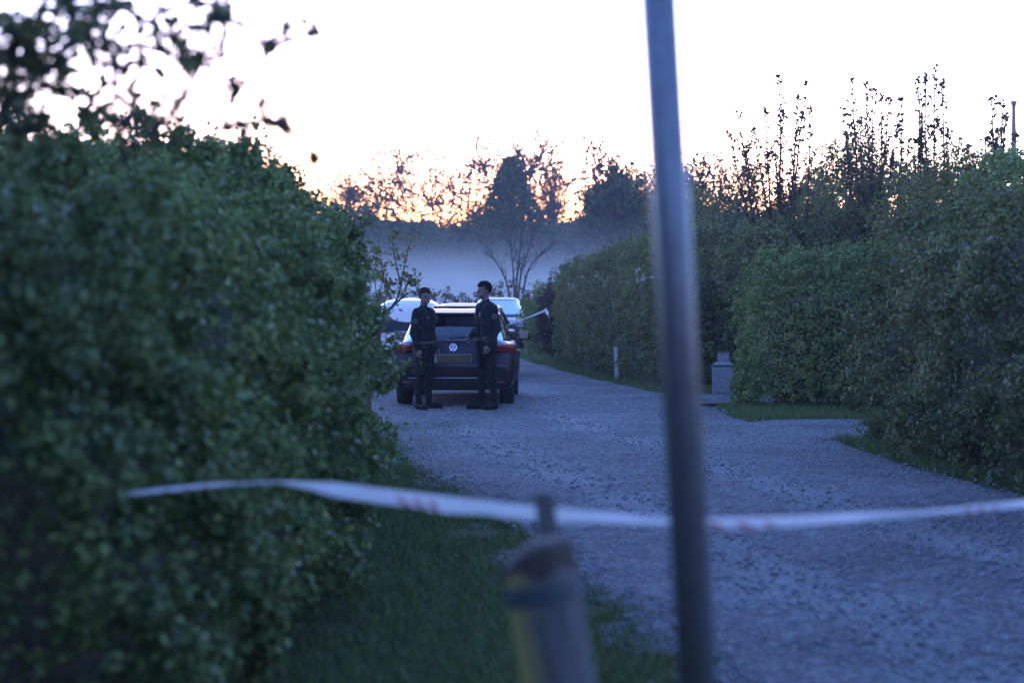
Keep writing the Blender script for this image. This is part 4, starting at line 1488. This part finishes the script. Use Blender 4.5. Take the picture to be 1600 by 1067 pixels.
    vt[(vt == 1) & (co[:, 2] < hem) & (np.abs(co[:, 0] - hx) < .19) & (co[:, 2] < hz - .02) & (best > -1) & np.array([caps[i][4] == 'jacket' and abs(caps[i][0][2] - hz) < .1 for i in range(len(caps))])[bi]] = 2
    # cloth folds
    nrm = np.empty(nv * 3, np.float32)
    me.vertex_normals.foreach_get('vector', nrm)
    nrm = nrm.reshape(-1, 3)
    fold = (vnoise(co * [1, 1, 1.8], 13.0, 5) - .5) * .020 + (vnoise(co, 34.0, 6) - .5) * .006
    cloth = ((vt == 1) | (vt == 2)).astype(float)
    flare = np.where((vt == 1) & (np.abs(co[:, 2] - (hem + .03)) < .05) & (np.abs(co[:, 0] - hx) < .2), .014, 0)
    co = co + nrm * (fold * cloth + flare)[:, None]
    me.vertices.foreach_set('co', co.astype(np.float32).ravel())
    for t in tags:
        me.materials.append(M[t])
    npg = len(me.polygons)
    ls = np.empty(npg, np.int32)
    me.polygons.foreach_get('loop_start', ls)
    li = np.empty(len(me.loops), np.int32)
    me.loops.foreach_get('vertex_index', li)
    me.polygons.foreach_set('material_index', vt[li[ls]].astype(np.int32))
    me.polygons.foreach_set('use_smooth', np.ones(npg, bool))
    me.update()
    link('body', me, None, o)
    # hair
    n = 40
    bm = bmesh.new()
    bmesh.ops.create_icosphere(bm, subdivisions=4, radius=1.0)
    for v in bm.verts:
        p = v.co.copy()
        nz = (vnoise(np.array([[p.x, p.y, p.z]]), 4.5, 3)[0] - .5) * .17
        v.co = Vector((p.x * .094, p.y * .110 + .012, p.z * .100 + .058)) * (1 + nz)
    drop = [v for v in bm.verts if (v.co.z < .070 and v.co.y < -.02) or (v.co.z < .03 and v.co.y < .05) or v.co.z < (-.075 if hair_long else -.035)]
    bmesh.ops.delete(bm, geom=drop, context='VERTS')
    me = from_bm('hair', bm, True)
    h = link('hair', me, M[hair], o)
    h.location = hd
    h.rotation_euler = (0, 0, look)
    md = h.modifiers.new('t', 'SOLIDIFY')
    md.thickness = .014
    for s in (-1, 1):
        bm = bmesh.new()
        bmesh.ops.create_icosphere(bm, subdivisions=2, radius=.010)
        e = link('eye', from_bm('eye', bm, True), M['gear'], o)
        e.location = hp_(s * .031, -.0805, .012)
    # kit
    ch = Vector(chest)
    bm = bmesh.new()
    n = 28
    vv = []
    for i in range(n):
        a = i / n * 6.2832
        x, y = math.cos(a) * .203, math.sin(a) * .136
        vv.append([bm.verts.new((hx + x * q, hy + y * q, hz + z)) for q, z in ((1.0, .028), (1.03, .024), (1.03, -.024), (1.0, -.028))])
    for i in range(n):
        for j in range(3):
            bm.faces.new((vv[i][j], vv[i][j + 1], vv[(i + 1) % n][j + 1], vv[(i + 1) % n][j]))
    belt = link('belt', from_bm('belt', bm, True), M['gear'], o)
    link('holster', box_mesh('holster', (hx - .205, hy, hz - .10), (.05, .09, .22), .02, None, True, 3), M['gear'], belt)
    link('pouch', box_mesh('pouch', (hx + .17, hy - .10, hz), (.08, .05, .10), .015, None, True, 3), M['gear'], belt)
    rad = link('radio', box_mesh('radio', (chest[0] + .11, chest[1] - .135, chest[2] - .02), (.05, .035, .10), .01, None, True, 2), M['gear'], o)
    link('chest_badge', box_mesh('chest_badge', (chest[0] - .09, chest[1] - .130, chest[2] + .015), (.07, .012, .025), .004), M['grey_patch'], o)
    for s, a in ((-1, 'R'), (1, 'L')):
        sh, el = Vector(J['sh' + a]), Vector(J['el' + a])
        c = sh.lerp(el, .42)
        out = Vector((s * .85, -.5, 0)).normalized()
        m = Matrix.Translation(c + out * .064) @ out.to_track_quat('Z', 'Y').to_matrix().to_4x4()
        bm = bmesh.new()
        bmesh.ops.create_cone(bm, cap_ends=True, segments=24, radius1=.038, radius2=.036, depth=.012, matrix=m)
        bd = link('sleeve_badge', from_bm('sleeve_badge', bm), M['gold'], o)
        bm = bmesh.new()
        bmesh.ops.create_cone(bm, cap_ends=True, segments=24, radius1=.026, radius2=.024, depth=.018, matrix=m)
        link('badge_field', from_bm('badge_field', bm), M['badge_blue'], bd)
        m = Matrix.Translation(sh + Vector((-s * .03, 0, .072))) @ Matrix.Rotation(R(s * 16), 4, 'Y')
        bm = bmesh.new()
        bmesh.ops.create_cube(bm, size=1, matrix=m @ Matrix.Diagonal((.11, .05, .010, 1)))
        link('epaulette', from_bm('epaulette', bm, False, .003), M['jacket'], o)
    return o


JA = dict(hips=(0, 0, .98), chest=(0, .0, 1.34), neck=(0, .01, 1.50), head=(0, -.01, 1.655),
          shR=(-.185, .01, 1.43), elR=(-.245, .03, 1.14), wrR=(-.235, -.03, .90), shL=(.185, .01, 1.43), elL=(.25, .04, 1.14), wrL=(.235, -.05, .91),
          knR=(-.105, -.01, .52), anR=(-.12, .02, .09), knL=(.105, -.01, .52), anL=(.125, .01, .09), ftR=(-.35, -.93), ftL=(.35, -.93))
JB = dict(hips=(0, 0, .98), chest=(.0, -.01, 1.34), neck=(0, -.01, 1.50), head=(0, -.04, 1.655),
          shR=(-.185, 0, 1.43), elR=(-.25, .00, 1.15), wrR=(-.16, -.17, 1.02), shL=(.185, 0, 1.43), elL=(.245, .05, 1.14), wrL=(.215, -.06, .91),
          knR=(-.10, -.02, .52), anR=(-.11, -.02, .09), knL=(.10, .02, .52), anL=(.12, .06, .09), ftR=(-.3, -.95), ftL=(.3, -.95))
person('person', (P(663, 460, 27.0).x, 27.0, 0.03), R(58), 'officer with short auburn hair in dark uniform, left of the two, facing the camera', 'hair_r', JA, look=R(-30), height=1.71)
person('person', (P(760, 460, 26.98).x, 26.98, 0.03), R(-62), 'taller dark haired officer in dark uniform with sleeve badge, turned to the left', 'hair_d', JB, look=R(-8), height=1.80, hair_long=True)


# ------------------------------------------------------------------ street furniture
def pole():
    d = 4.0
    top, bot = P(1022, -130, d), P(1090, 1067, d)
    ax = (top - bot)
    g = bot + ax * (-bot.z / ax.z)
    L = (top - g).length + 0.6
    bm = bmesh.new()
    bmesh.ops.create_cone(bm, cap_ends=True, segments=40, radius1=.0415, radius2=.039, depth=L, matrix=Matrix.Translation((0, 0, L / 2)))
    o = link('steel_pole', from_bm('steel_pole', bm, False), M['pole'])
    o.data.polygons.foreach_set('use_smooth', [len(p.vertices) == 4 for p in o.data.polygons])
    o.location = g
    o.rotation_euler = Vector((0, 0, 1)).rotation_difference(ax).to_euler()
    tag(o, 'tall blurred galvanised steel pole leaning in the foreground', 'pole')


pole()


def post():
    d = 4.2
    top, bot = P(836, 848, d), P(872, 1067, d)
    ax = top - bot
    g = bot + ax * (-bot.z / ax.z)
    L = (top - g).length
    n = 36
    rows = [(-.1, .084), (0, .084), (L * .3, .083), (L * .6, .082), (L * .85, .0815), (L - .07, .081), (L - .018, .0805), (L - .004, .077), (L, .072), (L - .002, .03)]
    V = []
    for z, r in rows:
        for i in range(n):
            a = i / n * 6.2832
            q = r * (1 + .018 * math.sin(3 * a + 1) + .012 * math.sin(7 * a + z * 3) + .006 * math.sin(13 * a))
            cut = .045 * max(0, (z - (L - .06)) / .06) * max(0, -math.cos(a)) ** 1.5      # left shoulder worn away
            V.append((math.cos(a) * q, math.sin(a) * q, z - cut))
    F = [tuple(f) for f in grid_faces(len(rows), n, True)] + [tuple(range((len(rows) - 1) * n, len(rows) * n))]
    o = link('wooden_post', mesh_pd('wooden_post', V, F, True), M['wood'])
    o.location = g
    o.rotation_euler = Vector((0, 0, 1)).rotation_difference(ax).to_euler()
    tag(o, 'thick weathered round wooden post leaning at the bottom of the picture', 'post')
    bm = bmesh.new()
    bmesh.ops.create_cone(bm, cap_ends=False, segments=n, radius1=.0850, radius2=.0847, depth=.042, matrix=Matrix.Translation((0, 0, L - .105)))
    link('strap', from_bm('strap', bm, True), M['strap'], o)
    V2, k0 = [], len(rows) - 4
    for z, r in [(L - .058, .0822), (L - .018, .0820), (L - .003, .0785), (L + .002, .0725), (L + .001, .001)]:
        for i in range(n):
            a = i / n * 6.2832
            q = r * (1 + .018 * math.sin(3 * a + 1) + .012 * math.sin(7 * a + z * 3) + .006 * math.sin(13 * a))
            cut = .045 * max(0, (z - (L - .06)) / .06) * max(0, -math.cos(a)) ** 1.5
            rag = .012 * math.sin(5 * a) * (z < L - .05)
            V2.append((math.cos(a) * q, math.sin(a) * q, z - cut * (q > .01) + rag))
    link('end_grain', mesh_pd('end_grain', V2, [tuple(f) for f in grid_faces(5, n, True)], True), M['end_grain'], o)


post()


def stake():
    d = 4.5
    top, bot = P(849, 765, d), P(858, 850, d)
    ax = top - bot
    g = bot + ax * (-bot.z / ax.z)
    L = (top - g).length
    bm = bmesh.new()
    bm_box(bm, (0, 0, L / 2), (.047, .042, L))
    for v in bm.verts:
        if v.co.z > L - .01:
            v.co.z -= .006 * (v.co.x > 0)
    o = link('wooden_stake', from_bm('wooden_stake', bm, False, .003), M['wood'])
    o.location = g
    o.rotation_euler = Vector((0, 0, 1)).rotation_difference(ax).to_euler()
    tag(o, 'thin square wooden stake standing behind the thick post, holding the tape', 'stake')


stake()


def ribbon(name, pts, width, twist, mat, label, cat, n=260, wob=0.009, seed=0):
    rg = np.random.default_rng(seed)
    pts = np.array([tuple(p) for p in pts])
    u = np.concatenate([[0], np.cumsum(np.linalg.norm(np.diff(pts, axis=0), axis=1))])
    uu = np.linspace(0, u[-1], n)
    # smooth the polyline a little
    c = np.stack([np.interp(uu, u, pts[:, k]) for k in range(3)], 1)
    for _ in range(60):
        c[1:-1] = .5 * c[1:-1] + .25 * (c[:-2] + c[2:])
    tw = np.interp(uu / u[-1], [t[0] for t in twist], [t[1] for t in twist])
    wd = np.interp(uu / u[-1], [t[0] for t in width], [t[1] for t in width])
    tg = np.gradient(c, axis=0)
    tg /= np.linalg.norm(tg, axis=1)[:, None]
    up = np.array([0, 0, 1.0]) - tg * tg[:, 2:3]
    up /= np.linalg.norm(up, axis=1)[:, None]
    sd = np.cross(tg, up)
    ax = up * np.cos(tw)[:, None] + sd * np.sin(tw)[:, None]
    nx = np.cross(tg, ax)
    k = 7
    V, UV = [], []
    fol = vnoise(np.stack([uu * 3, 0 * uu, 0 * uu], 1), 1.0, seed + 2)
    for j in range(k):
        q = j / (k - 1)
        cup = (math.sin(q * 3.1416) * .006 + (vnoise(np.stack([uu * 6, np.full(n, q * 2.5), 0 * uu], 1), 1.0, seed + 4) - .5) * wob * 2)
        V.append(c + ax * ((q - .5) * wd)[:, None] + nx * cup[:, None])
        UV.append(np.stack([uu, np.full(n, q)], 1))
    V = np.stack(V, 1).reshape(-1, 3)
    UV = np.stack(UV, 1).reshape(-1, 2)
    F = grid_faces(n, k)
    me = mesh_np(name, V, F, smooth=True)
    ul = me.uv_layers.new(name='UVMap')
    ul.data.foreach_set('uv', UV[F.ravel()].astype(np.float32).ravel())
    o = link(name, me, mat)
    tag(o, label, cat)
    return o


ribbon('barrier_tape', [P(185, 773, 6.3), P(240, 767, 6.16), P(330, 759, 6.14), P(420, 752, 5.9), P(540, 766, 5.6), P(640, 781, 5.4), P(760, 795, 5.1), P(850, 802, 4.85), P(960, 812, 4.8), P(1080, 817, 4.8), P(1200, 815, 4.8), P(1350, 808, 5.0), P(1500, 797, 5.4), P(1680, 778, 5.9)],
       [(0, .015), (.13, .015), (.185, .022), (.26, .043), (.36, .047), (.48, .036), (.62, .027), (1, .024)], [(0, .9), (.10, .7), (.165, 1.35), (.2, .7), (.28, .15), (.45, .25), (.55, .5), (.7, .35), (.85, .6), (1, .3)], M['tape'],
       'sagging white and red barrier tape stretched across the road in the foreground', 'barrier tape', seed=1)
ribbon('far_barrier_tape', [P(795, 506, 44), P(815, 500, 44.5), P(840, 490, 45), P(853, 485, 45.3)], [(0, .05), (1, .06)], [(0, .4), (.5, .9), (1, .2)], M['tape'],
       'thin far barrier tape running from the bushes towards the cars', 'barrier tape', n=60, seed=3)
ribbon('tape_end', [P(852, 482, 45.2), P(855, 489, 45.25), P(859, 498, 45.2)], [(0, .05), (.5, .09), (1, .03)], [(0, .2), (1, .8)], M['tape'],
       'loose white tape end hanging on the purple bush', 'barrier tape', n=30, seed=5)


def cabinet():
    x, d = P(1130, 460, 31.4).x, 31.4
    o = empty('utility_cabinet', (x, d, 0.0), R(-8))
    tag(o, 'small grey utility cabinet with narrow top at the hedge gap', 'cabinet')
    link('body', box_mesh('body', (0, 0, .235), (.36, .28, .47), .012, None, False, 2), M['cabinet'], o)
    link('joint', box_mesh('joint', (0, -.003, .482), (.375, .29, .024), .004), M['cabinet_dark'], o)
    bm = bmesh.new()
    bm_box(bm, (0, 0, .522), (.35, .27, .056))
    for v in bm.verts:
        if v.co.z > .53:
            v.co.x *= .6
            v.co.y *= .7
    link('shoulder', from_bm('shoulder', bm, False, .006), M['cabinet'], o)
    link('top', box_mesh('top', (.005, 0, .622), (.19, .17, .145), .012), M['cabinet'], o)
    link('cap', box_mesh('cap', (.005, 0, .701), (.205, .185, .014), .004), M['cabinet_dark'], o)
    link('door', box_mesh('door', (0, -.1425, .24), (.31, .006, .40), .002), M['cabinet'], o)


cabinet()


def marker():
    x, d = P(966, 460, 37.0).x, 36.6
    o = empty('marker_post', (x - .06, d, 0.0), R(4))
    tag(o, 'short pale marker post at the foot of the long hedge', 'post')
    link('shaft', box_mesh('shaft', (0, 0, .31), (.07, .05, .64), .008, Matrix.Rotation(R(-2.5), 4, 'Y')), M['pale_post'], o)
    link('cap', box_mesh('cap', (-.01, 0, .635), (.10, .07, .02), .006), M['pale_post'], o)


marker()


def mast():
    d = 260.0
    x = P(910, 460, d).x
    z1 = P(910, 168, d).z
    o = empty('lattice_mast', (x, d, 0))
    tag(o, 'faint thin lattice mast above the poplar', 'mast')
    for s in (-1, 1):
        for t in (-1, 1):
            tb = Tubes(5)
            tb.add([(s * .55, t * .5, -.1), (s * .36, t * .3, z1)], [.05, .035])
            link('leg', tb.mesh('leg'), M['steel_far'], o)
    for i in range(12):
        tb = Tubes(4)
        z0, z2 = z1 * i / 12, z1 * (i + 1) / 12
        w = .55 - .19 * (i / 12)
        for t in (-1, 1):
            tb.add([(-w, t * w * .9, z0), (w, t * w * .9, z2)], [.018, .018])
            tb.add([(-w, t * w * .9, z2), (w, t * w * .9, z2)], [.018, .018])
        link('brace', tb.mesh('brace'), M['steel_far'], o)
    tb = Tubes(5)
    tb.add([(-.75, 0, P(0, 196, d).z), (.75, 0, P(0, 195, d).z)], [.09, .09])
    link('crossbar', tb.mesh('crossbar'), M['steel_far'], o)


mast()


def chimney():
    d = 130.0
    c = P(1584, 162, d)
    o = empty('brick_chimney', (c.x, d, 0))
    tag(o, 'slim reddish tapering chimney with a cap at the right skyline', 'chimney')
    bm = bmesh.new()
    bmesh.ops.create_cone(bm, cap_ends=True, segments=20, radius1=.42, radius2=.13, depth=c.z, matrix=Matrix.Translation((0, 0, c.z / 2)))
    link('shaft', from_bm('shaft', bm, True), M['brick'], o)
    bm = bmesh.new()
    bmesh.ops.create_cone(bm, cap_ends=True, segments=20, radius1=.16, radius2=.24, depth=.35, matrix=Matrix.Translation((0, 0, c.z)))
    link('cap', from_bm('cap', bm, True), M['brick'], o)


chimney()

# ------------------------------------------------------------------ air: thin haze everywhere, a mist bank lying on the field
def volume_box(name, lo, hi, density, label, anis=0.0, col=(0.9, 0.92, 0.96), layered=None):
    c = [(a + b) / 2 for a, b in zip(lo, hi)]
    s = [b - a for a, b in zip(lo, hi)]
    m, nt, b = new_mat(name)
    nt.nodes.remove(b)
    pv = nt.nodes.new('ShaderNodeVolumePrincipled')
    pv.inputs['Color'].default_value = (*col, 1)
    pv.inputs['Density'].default_value = density
    pv.inputs['Anisotropy'].default_value = anis
    nt.links.new(pv.outputs[0], nt.nodes['Material Output'].inputs['Volume'])
    if layered:
        geo = nt.nodes.new('ShaderNodeNewGeometry')
        sep = nt.nodes.new('ShaderNodeSeparateXYZ')
        nt.links.new(geo.outputs['Position'], sep.inputs[0])
        mp = nt.nodes.new('ShaderNodeMapping')
        mp.inputs['Scale'].default_value = (.07, .05, .22)
        nt.links.new(geo.outputs['Position'], mp.inputs[0])
        nz = noise(nt, 1.6, 4, .55, mp.outputs[0])
        z = math_node(nt, 'ADD', sep.outputs[2], math_node(nt, 'MULTIPLY', math_node(nt, 'SUBTRACT', nz, .5), 3.2))
        mr = nt.nodes.new('ShaderNodeMapRange')
        mr.interpolation_type = 'SMOOTHSTEP'
        mr.inputs['From Min'].default_value = layered[0]
        mr.inputs['From Max'].default_value = layered[1]
        mr.inputs['To Min'].default_value = density
        mr.inputs['To Max'].default_value = 0.0
        nt.links.new(z, mr.inputs['Value'])
        mr.inputs['To Min'].default_value = 1.0
        dens = math_node(nt, 'MULTIPLY', math_node(nt, 'POWER', mr.outputs[0], 2.6), density)
        nt.links.new(dens, pv.inputs['Density'])
    o = link(name, box_mesh(name, c, s), m)
    tag(o, label, 'mist', kind='stuff')
    return o


volume_box('haze', (-460, -70, -1), (460, 820, 34), 0.0006, 'thin bluish evening haze filling the air', 0.2)
volume_box('ground_mist', (-60, 80, -0.5), (60, 122, 11.0), 0.08, 'pale bank of ground mist lying over the far field', 0.1, (0.80, 0.75, 0.70), (0.0, 6.6))
S.cycles.volume_step_rate = 1.0
S.cycles.volume_max_steps = 64
